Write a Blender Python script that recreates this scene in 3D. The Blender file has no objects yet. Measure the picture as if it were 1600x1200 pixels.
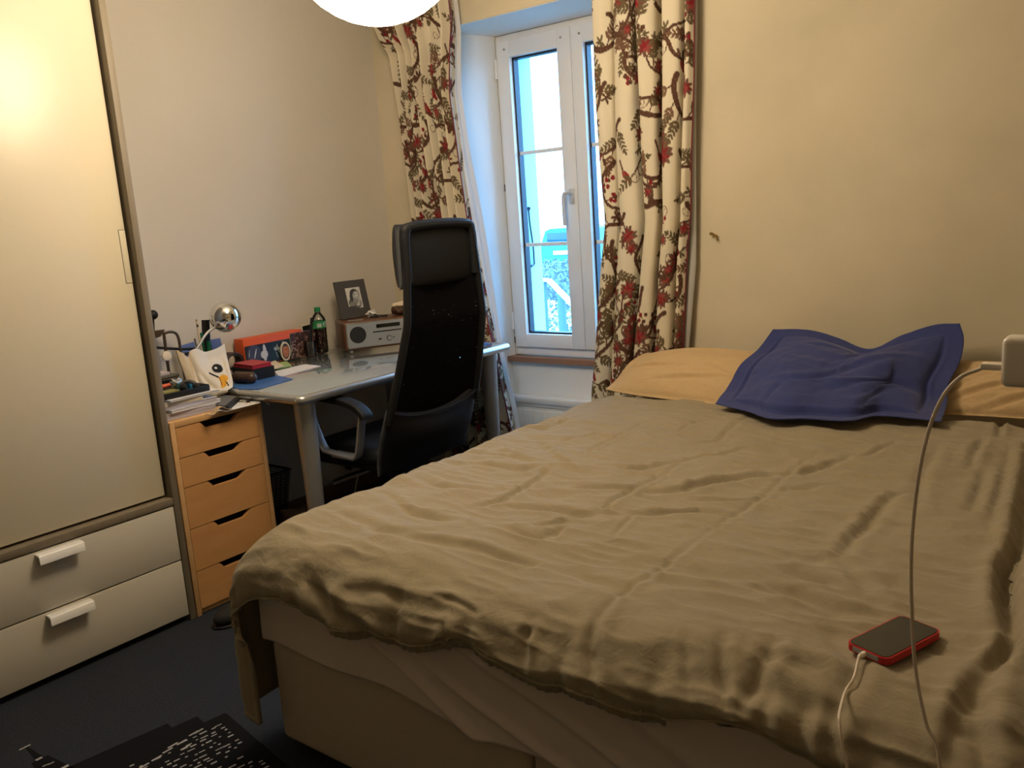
import bpy, bmesh, math, random
import numpy as np
from mathutils import Vector, Matrix
random.seed(7)
RNG = np.random.default_rng(11)
C = bpy.context.scene.collection
sc = bpy.context.scene

# ------------------------------------------------------------------ camera
F = 1340.7
YAW, PITCH, ROLL = -0.66578, 0.19371, 0.068132
H = 1.3
def cam_axes():
    cy, sy, cp, sp = math.cos(YAW), math.sin(YAW), math.cos(PITCH), math.sin(PITCH)
    f = np.array([sy*cp, cy*cp, -sp]); r = np.array([cy, -sy, 0.]); d = np.cross(f, r)
    cr, sr = math.cos(ROLL), math.sin(ROLL)
    return cr*r+sr*d, -sr*r+cr*d, f
AR, AD, AF = cam_axes()
def ray(x, y): return (x-800)/F*AR+(y-600)/F*AD+AF
def PZ(x, y, z):
    d = ray(x, y); t = (z-H)/d[2]; return Vector((t*d[0], t*d[1], z))
def PX(x, y, X):
    d = ray(x, y); t = X/d[0]; return Vector((X, t*d[1], H+t*d[2]))
def PY(x, y, Y):
    d = ray(x, y); t = Y/d[1]; return Vector((t*d[0], Y, H+t*d[2]))
cd = bpy.data.cameras.new('camera'); cam = bpy.data.objects.new('camera', cd); C.objects.link(cam)
cd.sensor_width = 36; cd.lens = F/1600*36; cd.clip_start = 0.02; cd.clip_end = 300
cam.matrix_world = Matrix(((AR[0], -AD[0], -AF[0], 0), (AR[1], -AD[1], -AF[1], 0), (AR[2], -AD[2], -AF[2], H), (0, 0, 0, 1)))
sc.camera = cam

# ------------------------------------------------------------------ materials
def mat(name, col, rough=0.6, metal=0.0, bump=None, var=None, spec=0.5, **kw):
    m = bpy.data.materials.new(name); m.use_nodes = True
    nt = m.node_tree; b = nt.nodes['Principled BSDF']
    b.inputs['Base Color'].default_value = (*col, 1)
    b.inputs['Roughness'].default_value = rough
    b.inputs['Metallic'].default_value = metal
    b.inputs['Specular IOR Level'].default_value = spec
    for k, v in kw.items(): b.inputs[k.replace('_', ' ')].default_value = v
    tc = nt.nodes.new('ShaderNodeTexCoord')
    if var:   # (scale, other colour, contrast)
        n = nt.nodes.new('ShaderNodeTexNoise'); n.inputs['Scale'].default_value = var[0]; n.inputs['Detail'].default_value = 6
        if len(var) > 3:
            mp = nt.nodes.new('ShaderNodeMapping'); mp.inputs['Scale'].default_value = var[3]
            nt.links.new(tc.outputs['Object'], mp.inputs['Vector']); nt.links.new(mp.outputs[0], n.inputs['Vector'])
        else: nt.links.new(tc.outputs['Object'], n.inputs['Vector'])
        r = nt.nodes.new('ShaderNodeValToRGB'); c = var[2]
        r.color_ramp.elements[0].position = 0.5-c; r.color_ramp.elements[1].position = 0.5+c
        r.color_ramp.elements[0].color = (*col, 1); r.color_ramp.elements[1].color = (*var[1], 1)
        nt.links.new(n.outputs['Fac'], r.inputs['Fac']); nt.links.new(r.outputs['Color'], b.inputs['Base Color'])
    if bump:  # (scale, strength, distance[, mapping])
        n = nt.nodes.new('ShaderNodeTexNoise'); n.inputs['Scale'].default_value = bump[0]; n.inputs['Detail'].default_value = 4
        if len(bump) > 3:
            mp = nt.nodes.new('ShaderNodeMapping'); mp.inputs['Scale'].default_value = bump[3]
            nt.links.new(tc.outputs['Object'], mp.inputs['Vector']); nt.links.new(mp.outputs[0], n.inputs['Vector'])
        else: nt.links.new(tc.outputs['Object'], n.inputs['Vector'])
        bp = nt.nodes.new('ShaderNodeBump'); bp.inputs['Strength'].default_value = bump[1]; bp.inputs['Distance'].default_value = bump[2]
        nt.links.new(n.outputs['Fac'], bp.inputs['Height']); nt.links.new(bp.outputs[0], b.inputs['Normal'])
    return m
def attr_mat(name, rough=0.8, spec=0.3, bump=None):
    m = mat(name, (1, 1, 1), rough, spec=spec, bump=bump); nt = m.node_tree
    a = nt.nodes.new('ShaderNodeAttribute'); a.attribute_name = 'Col'
    nt.links.new(a.outputs['Color'], nt.nodes['Principled BSDF'].inputs['Base Color']); return m
def emit(name, col, s):
    m = bpy.data.materials.new(name); m.use_nodes = True; b = m.node_tree.nodes['Principled BSDF']
    b.inputs['Base Color'].default_value = (*[min(1, c) for c in col], 1)
    b.inputs['Emission Color'].default_value = (*col, 1); b.inputs['Emission Strength'].default_value = s; return m
def thin_glass(name, tint=(1, 1, 1), refl=0.1, rough=0.0):
    m = bpy.data.materials.new(name); m.use_nodes = True; nt = m.node_tree; nt.nodes.clear()
    o = nt.nodes.new('ShaderNodeOutputMaterial'); mx = nt.nodes.new('ShaderNodeMixShader'); t = nt.nodes.new('ShaderNodeBsdfTransparent')
    g = nt.nodes.new('ShaderNodeBsdfGlossy'); g.inputs['Roughness'].default_value = rough; t.inputs['Color'].default_value = (*tint, 1)
    lw = nt.nodes.new('ShaderNodeLayerWeight'); lw.inputs['Blend'].default_value = refl
    nt.links.new(lw.outputs['Fresnel'], mx.inputs['Fac']); nt.links.new(t.outputs[0], mx.inputs[1]); nt.links.new(g.outputs[0], mx.inputs[2])
    nt.links.new(mx.outputs[0], o.inputs['Surface']); return m
def cloth_mat(name, col, col2, trans=0.0):
    """woven linen: fine thread bump in two directions and slubby colour variation"""
    m = mat(name, col, 0.9, var=(60, col2, 0.35, (1, 6, 1)), spec=0.15); nt = m.node_tree; b = nt.nodes['Principled BSDF']
    b.inputs['Sheen Weight'].default_value = 0.15; b.inputs['Sheen Roughness'].default_value = 0.5
    tc = nt.nodes['Texture Coordinate']; last = None
    hs = []
    for s in ((900, 40, 200), (40, 900, 200)):
        mp = nt.nodes.new('ShaderNodeMapping'); mp.inputs['Scale'].default_value = s
        n = nt.nodes.new('ShaderNodeTexNoise'); n.inputs['Scale'].default_value = 1; n.inputs['Detail'].default_value = 2
        nt.links.new(tc.outputs['Object'], mp.inputs['Vector']); nt.links.new(mp.outputs[0], n.inputs['Vector']); hs.append(n)
    n3 = nt.nodes.new('ShaderNodeTexNoise'); n3.inputs['Scale'].default_value = 28; n3.inputs['Detail'].default_value = 5
    n3.inputs['Distortion'].default_value = 1.2
    nt.links.new(tc.outputs['Object'], n3.inputs['Vector'])
    a = nt.nodes.new('ShaderNodeMath'); a.operation = 'ADD'; nt.links.new(hs[0].outputs['Fac'], a.inputs[0]); nt.links.new(hs[1].outputs['Fac'], a.inputs[1])
    b1 = nt.nodes.new('ShaderNodeBump'); b1.inputs['Strength'].default_value = 0.35; b1.inputs['Distance'].default_value = 0.0006
    b2 = nt.nodes.new('ShaderNodeBump'); b2.inputs['Strength'].default_value = 0.6; b2.inputs['Distance'].default_value = 0.004
    nt.links.new(a.outputs[0], b1.inputs['Height']); nt.links.new(n3.outputs['Fac'], b2.inputs['Height'])
    nt.links.new(b1.outputs[0], b2.inputs['Normal']); nt.links.new(b2.outputs[0], b.inputs['Normal'])
    return m
M = {}
M['wall'] = mat('plaster', (0.64, 0.565, 0.42), 0.85, var=(1.5, (0.53, 0.475, 0.345), 0.13), bump=(7, 0.35, 0.012), spec=0.25)
M['wall_l'] = mat('plaster_pale', (0.59, 0.545, 0.475), 0.85, var=(1.4, (0.53, 0.485, 0.41), 0.25), bump=(6, 0.35, 0.012), spec=0.25)
M['ceiling'] = mat('ceiling_paint', (0.78, 0.74, 0.66), 0.9, bump=(9, 0.2, 0.006))
M['white_paint'] = mat('white_render', (0.80, 0.80, 0.78), 0.7, bump=(12, 0.3, 0.006))
M['carpet'] = mat('carpet', (0.026, 0.031, 0.042), 1.0, var=(180, (0.042, 0.048, 0.062), 0.3), bump=(420, 0.9, 0.004), spec=0.05)
M['rug'] = mat('rug_pile', (0.028, 0.032, 0.041), 1.0, var=(120, (0.042, 0.047, 0.058), 0.3), bump=(420, 0.9, 0.004), spec=0.05)
M['rug_black'] = mat('rug_black', (0.012, 0.012, 0.014), 1.0, bump=(420, 0.8, 0.003), spec=0.03)
M['rug_white'] = mat('rug_white', (0.42, 0.41, 0.40), 1.0, bump=(420, 0.8, 0.003), spec=0.05)
M['brown_wood'] = mat('dark_wood', (0.10, 0.045, 0.022), 0.5, var=(6, (0.16, 0.075, 0.04), 0.3, (1, 1, 12)), bump=(30, 0.15, 0.002))
M['sill'] = mat('sill_wood', (0.34, 0.17, 0.09), 0.45, var=(5, (0.24, 0.11, 0.06), 0.3, (1, 12, 12)), bump=(30, 0.15, 0.002))
M['oak'] = mat('grey_oak', (0.23, 0.19, 0.135), 0.5, var=(7, (0.17, 0.138, 0.095), 0.3, (10, 10, 0.7)), bump=(60, 0.15, 0.001, (6, 6, 0.5)))
M['cream_gloss'] = mat('cream_gloss', (0.70, 0.64, 0.50), 0.30, spec=0.5)
M['cream_gloss'].node_tree.nodes['Principled BSDF'].inputs['Roughness'].default_value = 0.30
M['white_lam'] = mat('white_laminate', (0.62, 0.585, 0.51), 0.35, bump=(5, 0.03, 0.002))
M['birch'] = mat('birch', (0.62, 0.33, 0.13), 0.42, var=(4, (0.54, 0.275, 0.10), 0.3, (1, 2, 9)), bump=(30, 0.1, 0.001))
M['birch_edge'] = mat('birch_edge', (0.66, 0.41, 0.19), 0.45, var=(5, (0.58, 0.34, 0.15), 0.3, (1, 1, 8)), bump=(30, 0.1, 0.001))
M['void'] = mat('recess_shade_black', (0.006, 0.006, 0.006), 0.9, bump=(10, 0.1, 0.001))  # near-black: shade painted into gaps and drawer interiors; also black radio parts
M['pvc'] = mat('white_pvc', (0.80, 0.80, 0.80), 0.30, bump=(20, 0.03, 0.001))
M['gasket'] = mat('black_gasket', (0.01, 0.015, 0.03), 0.5, bump=(40, 0.1, 0.001))
M['silver'] = mat('silver_metal', (0.52, 0.52, 0.50), 0.28, 0.85, bump=(80, 0.03, 0.001))
M['silver_d'] = mat('brushed_silver', (0.40, 0.40, 0.39), 0.35, 0.6, bump=(80, 0.03, 0.001, (1, 20, 1)))
M['handle_alu'] = mat('satin_handle', (0.62, 0.62, 0.62), 0.4, 0.3, bump=(80, 0.03, 0.001))
M['chrome'] = mat('chrome', (0.80, 0.80, 0.80), 0.07, 1.0, bump=(4, 0.01, 0.001))
M['desk_glass'] = mat('frosted_desk_glass', (0.26, 0.30, 0.31), 0.06, spec=0.9, Coat_Weight=1.0, Coat_Roughness=0.02)
M['black_leather'] = mat('black_leather', (0.008, 0.009, 0.012), 0.6, bump=(90, 0.25, 0.001), spec=0.25)
M['black_plastic'] = mat('black_plastic', (0.010, 0.010, 0.011), 0.45, bump=(60, 0.05, 0.001), spec=0.3)
M['blk_fabric'] = mat('black_fabric', (0.010, 0.010, 0.011), 0.8, bump=(300, 0.3, 0.001))
M['walnut'] = mat('walnut', (0.13, 0.055, 0.028), 0.35, var=(5, (0.08, 0.032, 0.016), 0.3, (1, 1, 14)), bump=(30, 0.1, 0.001))
M['alu'] = mat('grey_faceplate', (0.33, 0.35, 0.36), 0.35, 0.3, bump=(80, 0.03, 0.001))
M['duvet'] = cloth_mat('duvet_linen', (0.310, 0.260, 0.176), (0.262, 0.218, 0.146))
M['beige_linen'] = cloth_mat('pillow_linen', (0.54, 0.385, 0.215), (0.48, 0.34, 0.18))
M['blue_linen'] = cloth_mat('blue_linen', (0.046, 0.059, 0.195), (0.037, 0.048, 0.16))
M['sheet'] = mat('pale_sheet', (0.64, 0.55, 0.49), 0.9, bump=(40, 0.3, 0.003), spec=0.2)
M['divan'] = mat('divan_fabric', (0.50, 0.43, 0.34), 0.9, bump=(260, 0.5, 0.002), var=(220, (0.44, 0.37, 0.29), 0.3), spec=0.15)
M['curtain'] = attr_mat('printed_cotton', 0.85, 0.2, bump=(500, 0.2, 0.001))
nt = M['curtain'].node_tree; _b = nt.nodes['Principled BSDF']; _o = nt.nodes['Material Output']
_t = nt.nodes.new('ShaderNodeBsdfTranslucent'); _m = nt.nodes.new('ShaderNodeMixShader'); _m.inputs[0].default_value = 0.18
nt.links.new(nt.nodes['Attribute'].outputs['Color'], _t.inputs['Color']); nt.links.new(_b.outputs[0], _m.inputs[1]); nt.links.new(_t.outputs[0], _m.inputs[2]); nt.links.new(_m.outputs[0], _o.inputs['Surface'])
M['lining'] = mat('white_lining', (0.75, 0.74, 0.72), 0.9, bump=(50, 0.3, 0.002)); nt = M['lining'].node_tree
_b = nt.nodes['Principled BSDF']; _o = nt.nodes['Material Output']
_t = nt.nodes.new('ShaderNodeBsdfTranslucent'); _t.inputs['Color'].default_value = (0.8, 0.8, 0.8, 1); _m = nt.nodes.new('ShaderNodeMixShader'); _m.inputs[0].default_value = 0.4
nt.links.new(_b.outputs[0], _m.inputs[1]); nt.links.new(_t.outputs[0], _m.inputs[2]); nt.links.new(_m.outputs[0], _o.inputs['Surface'])
M['paint'] = attr_mat('printed_surface', 0.6, 0.4, bump=(100, 0.05, 0.001))
M['paint_gloss'] = attr_mat('printed_gloss', 0.2, 0.5, bump=(100, 0.02, 0.001))
M['paint_cloth'] = attr_mat('printed_canvas', 0.9, 0.2, bump=(300, 0.4, 0.001))
M['red'] = mat('red_cover', (0.36, 0.012, 0.022), 0.4, bump=(90, 0.1, 0.001))
M['red_case'] = mat('red_silicone', (0.46, 0.010, 0.012), 0.45, bump=(90, 0.05, 0.001))
M['orange'] = mat('orange_card', (0.62, 0.085, 0.015), 0.5, bump=(60, 0.08, 0.001))
M['blue_card'] = mat('blue_card', (0.035, 0.11, 0.30), 0.45, bump=(60, 0.05, 0.001))
M['blue_soft'] = mat('dusty_blue_card', (0.10, 0.15, 0.36), 0.6, bump=(60, 0.05, 0.001))
M['paper'] = mat('white_paper', (0.62, 0.60, 0.60), 0.7, bump=(40, 0.1, 0.001))
M['paper_warm'] = mat('cream_card', (0.60, 0.50, 0.36), 0.7, bump=(40, 0.1, 0.001))
M['paper_lilac'] = mat('pale_lilac_paper', (0.46, 0.43, 0.50), 0.7, bump=(90, 0.3, 0.001, (1, 1, 14)))
M['green_card'] = mat('lime_card', (0.28, 0.38, 0.13), 0.6, bump=(40, 0.05, 0.001))
M['brown_leather'] = mat('brown_leather', (0.050, 0.022, 0.013), 0.4, bump=(120, 0.3, 0.002))
M['green_cap'] = mat('green_plastic', (0.005, 0.16, 0.05), 0.35, bump=(90, 0.1, 0.001))
M['dgreen'] = mat('dark_green_plastic', (0.006, 0.10, 0.05), 0.3, bump=(90, 0.1, 0.001))
M['pet'] = thin_glass('clear_plastic', (0.90, 0.92, 0.91), 0.35, 0.04)
M['tumbler_glass'] = thin_glass('clear_tumbler', (0.90, 0.91, 0.92), 0.45, 0.02)
M['pane'] = thin_glass('window_glass', (0.93, 0.97, 0.98), 0.05)
M['white_plastic'] = mat('white_plastic', (0.84, 0.77, 0.68), 0.3, bump=(60, 0.02, 0.001))
M['cable'] = mat('cable_rubber', (0.66, 0.58, 0.47), 0.5, bump=(60, 0.02, 0.001))
M['screen'] = mat('phone_screen', (0.008, 0.009, 0.009), 0.08, bump=(5, 0.005, 0.001))
M['brass'] = mat('brass', (0.55, 0.38, 0.12), 0.3, 1.0, bump=(60, 0.05, 0.001))
M['bin_mesh'] = mat('black_wire', (0.015, 0.016, 0.018), 0.5, 0.4, bump=(60, 0.05, 0.001))
M['kraft'] = mat('kraft_paper', (0.36, 0.21, 0.10), 0.8, bump=(18, 0.8, 0.01))
M['teal'] = mat('teal_plastic', (0.03, 0.20, 0.30), 0.5, bump=(90, 0.1, 0.001))
M['coral'] = mat('coral_plastic', (0.65, 0.12, 0.05), 0.5, bump=(90, 0.1, 0.001))
M['olive'] = mat('olive_card', (0.28, 0.27, 0.10), 0.6, bump=(90, 0.1, 0.001))
M['grey_tube'] = mat('bronze_tube', (0.16, 0.12, 0.09), 0.3, 0.8, bump=(60, 0.03, 0.001))
M['grey_card'] = mat('grey_card', (0.10, 0.095, 0.09), 0.7, bump=(60, 0.1, 0.001))
M['wood_frame'] = mat('slate_frame', (0.055, 0.050, 0.045), 0.6, bump=(60, 0.2, 0.001))
M['sky_tinted_wall'] = mat('sky_tinted_render', (0.45, 0.78, 0.80), 0.8, bump=(20, 0.2, 0.004))  # white wall outside; cyan sky light is put into its base colour
M['hedge'] = mat('hedge_leaf', (0.10, 0.15, 0.17), 0.7, var=(14, (0.30, 0.36, 0.36), 0.2), bump=(60, 0.8, 0.02))
M['van'] = mat('teal_van_paint', (0.03, 0.22, 0.26), 0.3, bump=(3, 0.02, 0.001))
M['van_glass'] = mat('van_window', (0.02, 0.08, 0.12), 0.1, bump=(3, 0.02, 0.001))
M['asphalt'] = mat('asphalt', (0.22, 0.24, 0.26), 0.9, bump=(60, 0.4, 0.004))
M['grass'] = mat('garden_soil', (0.10, 0.16, 0.14), 0.9, bump=(30, 0.8, 0.02))
M['rail_wood'] = mat('weathered_rail', (0.10, 0.16, 0.24), 0.7, bump=(30, 0.3, 0.003))
M['globe'] = emit('lit_paper_globe', (1.0, 0.81, 0.56), 24.0)

# ------------------------------------------------------------------ helpers
def new_obj(name, me, m=None, parent=None, local=False):
    o = bpy.data.objects.new(name, me); C.objects.link(o)
    if m is not None:
        for k in (m if isinstance(m, (list, tuple)) else [m]): me.materials.append(k)
    if parent is not None:
        o.parent = parent
        if not local:
            o.matrix_parent_inverse = world_of(parent).inverted()
    return o
def world_of(p):
    mw = p.matrix_basis.copy()
    if p.parent is not None: mw = world_of(p.parent) @ p.matrix_parent_inverse @ mw
    return mw
def obj(name, bm, m, parent=None, local=False, smooth=True, angle=35):
    me = bpy.data.meshes.new(name)
    bmesh.ops.recalc_face_normals(bm, faces=bm.faces)
    if smooth:
        for f in bm.faces: f.smooth = True
        for e in bm.edges:
            if len(e.link_faces) == 2:
                if e.calc_face_angle(0) > math.radians(angle): e.smooth = False
    bm.to_mesh(me); bm.free()
    return new_obj(name, me, m, parent, local)
def thing(name, label, cat, loc, group=None, rz=0):
    e = bpy.data.objects.new(name, None); C.objects.link(e); e.empty_display_size = 0.05
    e.location = loc; e.rotation_euler = (0, 0, rz); e['label'] = label; e['category'] = cat
    if group: e['group'] = group
    return e
def tag(o, label, cat, group=None):
    o['label'] = label; o['category'] = cat
    if group: o['group'] = group
    return o
def struct(o): o['kind'] = 'structure'; return o
def BM(): return bmesh.new()
def box(bm, a, b, bev=0.0, seg=2, rot=0.0, mi=0):
    a = Vector(a); b = Vector(b); c = (a+b)/2; s = b-a
    mtx = Matrix.Translation(c) @ Matrix.Rotation(rot, 4, 'Z') @ Matrix.Diagonal((abs(s.x), abs(s.y), abs(s.z), 1))
    r = bmesh.ops.create_cube(bm, size=1, matrix=mtx)
    vs = r['verts']; fs = list({f for v in vs for f in v.link_faces})
    for f in fs: f.material_index = mi
    if bev > 0:
        es = list({e for v in vs for e in v.link_edges})
        bmesh.ops.bevel(bm, geom=es, offset=bev, segments=seg, affect='EDGES', profile=0.5)
    return vs
def cyl(bm, p0, p1, r0, r1=None, seg=20, cap=True, mi=0):
    p0 = Vector(p0); p1 = Vector(p1); r1 = r0 if r1 is None else r1
    d = p1-p0; q = d.to_track_quat('Z', 'Y').to_matrix().to_4x4()
    r = bmesh.ops.create_cone(bm, cap_ends=cap, segments=seg, radius1=r0, radius2=r1, depth=d.length, matrix=Matrix.Translation((p0+p1)/2) @ q)
    for f in {f for v in r['verts'] for f in v.link_faces}: f.material_index = mi
    return r['verts']
def catmull(pts, n=8):
    P = [Vector(p) for p in pts]; P = [P[0]*2-P[1]] + P + [P[-1]*2-P[-2]]; out = []
    for i in range(1, len(P)-2):
        for k in range(n):
            t = k/n; a, b, c, d = P[i-1], P[i], P[i+1], P[i+2]
            out.append(0.5*((2*b)+(c-a)*t+(2*a-5*b+4*c-d)*t*t+(3*b-a-3*c+d)*t**3))
    out.append(P[-2].copy()); return out
def tube(bm, pts, r, seg=10, n=6, smooth=True, flat=None, closed=False):
    """tube along points; flat=(w,h) gives a flat bar section"""
    P = catmull(pts, n) if smooth else [Vector(p) for p in pts]
    rings = []; up = Vector((0, 0, 1)); prev = None
    for i, p in enumerate(P):
        t = (P[min(i+1, len(P)-1)]-P[max(i-1, 0)]).normalized()
        if prev is None:
            a = t.orthogonal().normalized() if flat is None else (flat[2] - t*t.dot(flat[2])).normalized()
        else: a = (prev - t*t.dot(prev)).normalized()
        if flat is not None: a = (Vector(flat[2]) - t*t.dot(Vector(flat[2]))).normalized()
        prev = a; b = t.cross(a)
        rr = r[min(i*len(r)//len(P), len(r)-1)] if isinstance(r, (list, tuple)) else r
        ring = []
        for k in range(seg):
            th = 2*math.pi*k/seg
            if flat is None: ring.append(bm.verts.new(p+a*math.cos(th)*rr+b*math.sin(th)*rr))
            else:
                cx = math.copysign(abs(math.cos(th))**0.4, math.cos(th)); sx = math.copysign(abs(math.sin(th))**0.4, math.sin(th))
                ring.append(bm.verts.new(p+a*cx*flat[0]/2+b*sx*flat[1]/2))
        rings.append(ring)
    for i in range(len(rings)-1):
        for k in range(seg):
            bm.faces.new((rings[i][k], rings[i][(k+1) % seg], rings[i+1][(k+1) % seg], rings[i+1][k]))
    bm.faces.new(rings[0][::-1]); bm.faces.new(rings[-1])
def lathe(bm, prof, c=(0, 0, 0), seg=32, mi=0):
    c = Vector(c); rings = []
    for r, z in prof:
        rings.append([bm.verts.new(c+Vector((max(r, 1e-5)*math.cos(2*math.pi*k/seg), max(r, 1e-5)*math.sin(2*math.pi*k/seg), z))) for k in range(seg)])
    for i in range(len(rings)-1):
        for k in range(seg):
            f = bm.faces.new((rings[i][k], rings[i][(k+1) % seg], rings[i+1][(k+1) % seg], rings[i+1][k])); f.material_index = mi
    bmesh.ops.remove_doubles(bm, verts=[v for rg in (rings[0], rings[-1]) for v in rg], dist=1e-4)
def prism(bm, pts, axis, a, b, mi=0):
    """polygon pts (2D) extruded along axis from a to b; axis 'x': pts=(y,z), 'y': (x,z), 'z': (x,y)"""
    def mk(p, t): return Vector((t, p[0], p[1])) if axis == 'x' else Vector((p[0], t, p[1])) if axis == 'y' else Vector((p[0], p[1], t))
    v0 = [bm.verts.new(mk(p, a)) for p in pts]; v1 = [bm.verts.new(mk(p, b)) for p in pts]; n = len(pts); fs = []
    fs.append(bm.faces.new(v0)); fs.append(bm.faces.new(v1[::-1]))
    for i in range(n): fs.append(bm.faces.new((v0[i], v0[(i+1) % n], v1[(i+1) % n], v1[i])))
    for f in fs: f.material_index = mi
    return fs
def sphere(bm, c, r, seg=32, ring=20, scale=(1, 1, 1)):
    return bmesh.ops.create_uvsphere(bm, u_segments=seg, v_segments=ring, radius=r, matrix=Matrix.Translation(c) @ Matrix.Diagonal((*scale, 1)))['verts']
def bez_edges(bm, off, seg=2, ang=30):
    es = [e for e in bm.edges if len(e.link_faces) == 2 and e.calc_face_angle(0) > math.radians(ang)]
    bmesh.ops.bevel(bm, geom=es, offset=off, segments=seg, affect='EDGES', profile=0.5)
def grid_mesh(name, V, m, parent=None, closed=False, col=None, local=False):
    """V: (n,m,3) array -> quad grid mesh; col: (n,m,3)"""
    n, k = V.shape[:2]; me = bpy.data.meshes.new(name)
    idx = np.arange(n*k).reshape(n, k)
    q = np.stack([idx[:-1, :-1], idx[:-1, 1:], idx[1:, 1:], idx[1:, :-1]], -1).reshape(-1, 4)
    me.vertices.add(n*k); me.vertices.foreach_set('co', V.reshape(-1).astype(np.float32))
    me.loops.add(len(q)*4); me.loops.foreach_set('vertex_index', q.reshape(-1).astype(np.int32))
    me.polygons.add(len(q)); me.polygons.foreach_set('loop_start', np.arange(0, len(q)*4, 4, dtype=np.int32))
    me.update(calc_edges=True)
    me.polygons.foreach_set('use_smooth', np.ones(len(q), bool))
    if col is not None:
        a = me.color_attributes.new('Col', 'FLOAT_COLOR', 'POINT')
        cc = np.concatenate([col.reshape(-1, 3), np.ones((n*k, 1))], 1).astype(np.float32); a.data.foreach_set('color', cc.reshape(-1))
    me.validate(); return new_obj(name, me, m, parent, local)
def shell_mesh(name, A, B, m, parent=None, colA=None, colB=None, local=False):
    """closed shell from outer grid A and inner grid B (same shape) sharing sealed borders"""
    n, k = A.shape[:2]; V = np.concatenate([A.reshape(-1, 3), B.reshape(-1, 3)]); idx = np.arange(n*k).reshape(n, k)
    q1 = np.stack([idx[:-1, :-1], idx[:-1, 1:], idx[1:, 1:], idx[1:, :-1]], -1).reshape(-1, 4)
    q2 = q1[:, ::-1]+n*k
    per = np.concatenate([idx[0, :], idx[1:, -1], idx[-1, -2::-1], idx[-2:0:-1, 0]]); nx = np.roll(per, -1)
    q3 = np.stack([nx, per, per+n*k, nx+n*k], -1)
    q = np.concatenate([q1, q2, q3]); me = bpy.data.meshes.new(name)
    me.vertices.add(len(V)); me.vertices.foreach_set('co', V.reshape(-1).astype(np.float32))
    me.loops.add(len(q)*4); me.loops.foreach_set('vertex_index', q.reshape(-1).astype(np.int32))
    me.polygons.add(len(q)); me.polygons.foreach_set('loop_start', np.arange(0, len(q)*4, 4, dtype=np.int32))
    me.update(calc_edges=True); me.polygons.foreach_set('use_smooth', np.ones(len(q), bool))
    if colA is not None:
        if colB is None: colB = colA
        a = me.color_attributes.new('Col', 'FLOAT_COLOR', 'POINT')
        cc = np.concatenate([np.concatenate([colA.reshape(-1, 3), colB.reshape(-1, 3)]), np.ones((2*n*k, 1))], 1).astype(np.float32); a.data.foreach_set('color', cc.reshape(-1))
    me.validate(); return new_obj(name, me, m, parent, local)
def vnoise(x, y, scale, seed=0):
    """smooth value noise on arrays"""
    r = np.random.default_rng(seed).random((64, 64)); x = x*scale+100; y = y*scale+100
    xi = np.floor(x).astype(int); yi = np.floor(y).astype(int); fx = x-xi; fy = y-yi
    fx = fx*fx*(3-2*fx); fy = fy*fy*(3-2*fy)
    g = lambda a, b: r[a % 64, b % 64]
    return (g(xi, yi)*(1-fx)+g(xi+1, yi)*fx)*(1-fy)+(g(xi, yi+1)*(1-fx)+g(xi+1, yi+1)*fx)*fy-0.5
def resample(pts, n):
    P = np.array([list(p) for p in catmull(pts, 12)]); d = np.r_[0, np.cumsum(np.linalg.norm(np.diff(P, axis=0), axis=1))]
    t = np.linspace(0, d[-1], n); return np.stack([np.interp(t, d, P[:, i]) for i in range(3)], 1)
def coons(bot, top, left, right, nu, nv):
    """left/right run bottom->top, bot/top run left->right; returns (nv,nu,3)"""
    b = resample(bot, nu); t = resample(top, nu); l = resample(left, nv); r = resample(right, nv)
    u = np.linspace(0, 1, nu)[None, :, None]; v = np.linspace(0, 1, nv)[:, None, None]
    S = (1-v)*b[None]+v*t[None]+(1-u)*l[:, None]+u*r[:, None]
    return S-((1-u)*(1-v)*b[0]+u*(1-v)*b[-1]+(1-u)*v*t[0]+u*v*t[-1])
def normals(S):
    du = np.gradient(S, axis=1); dv = np.gradient(S, axis=0); n = np.cross(du, dv); return n/np.maximum(np.linalg.norm(n, axis=2, keepdims=True), 1e-9)

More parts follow.
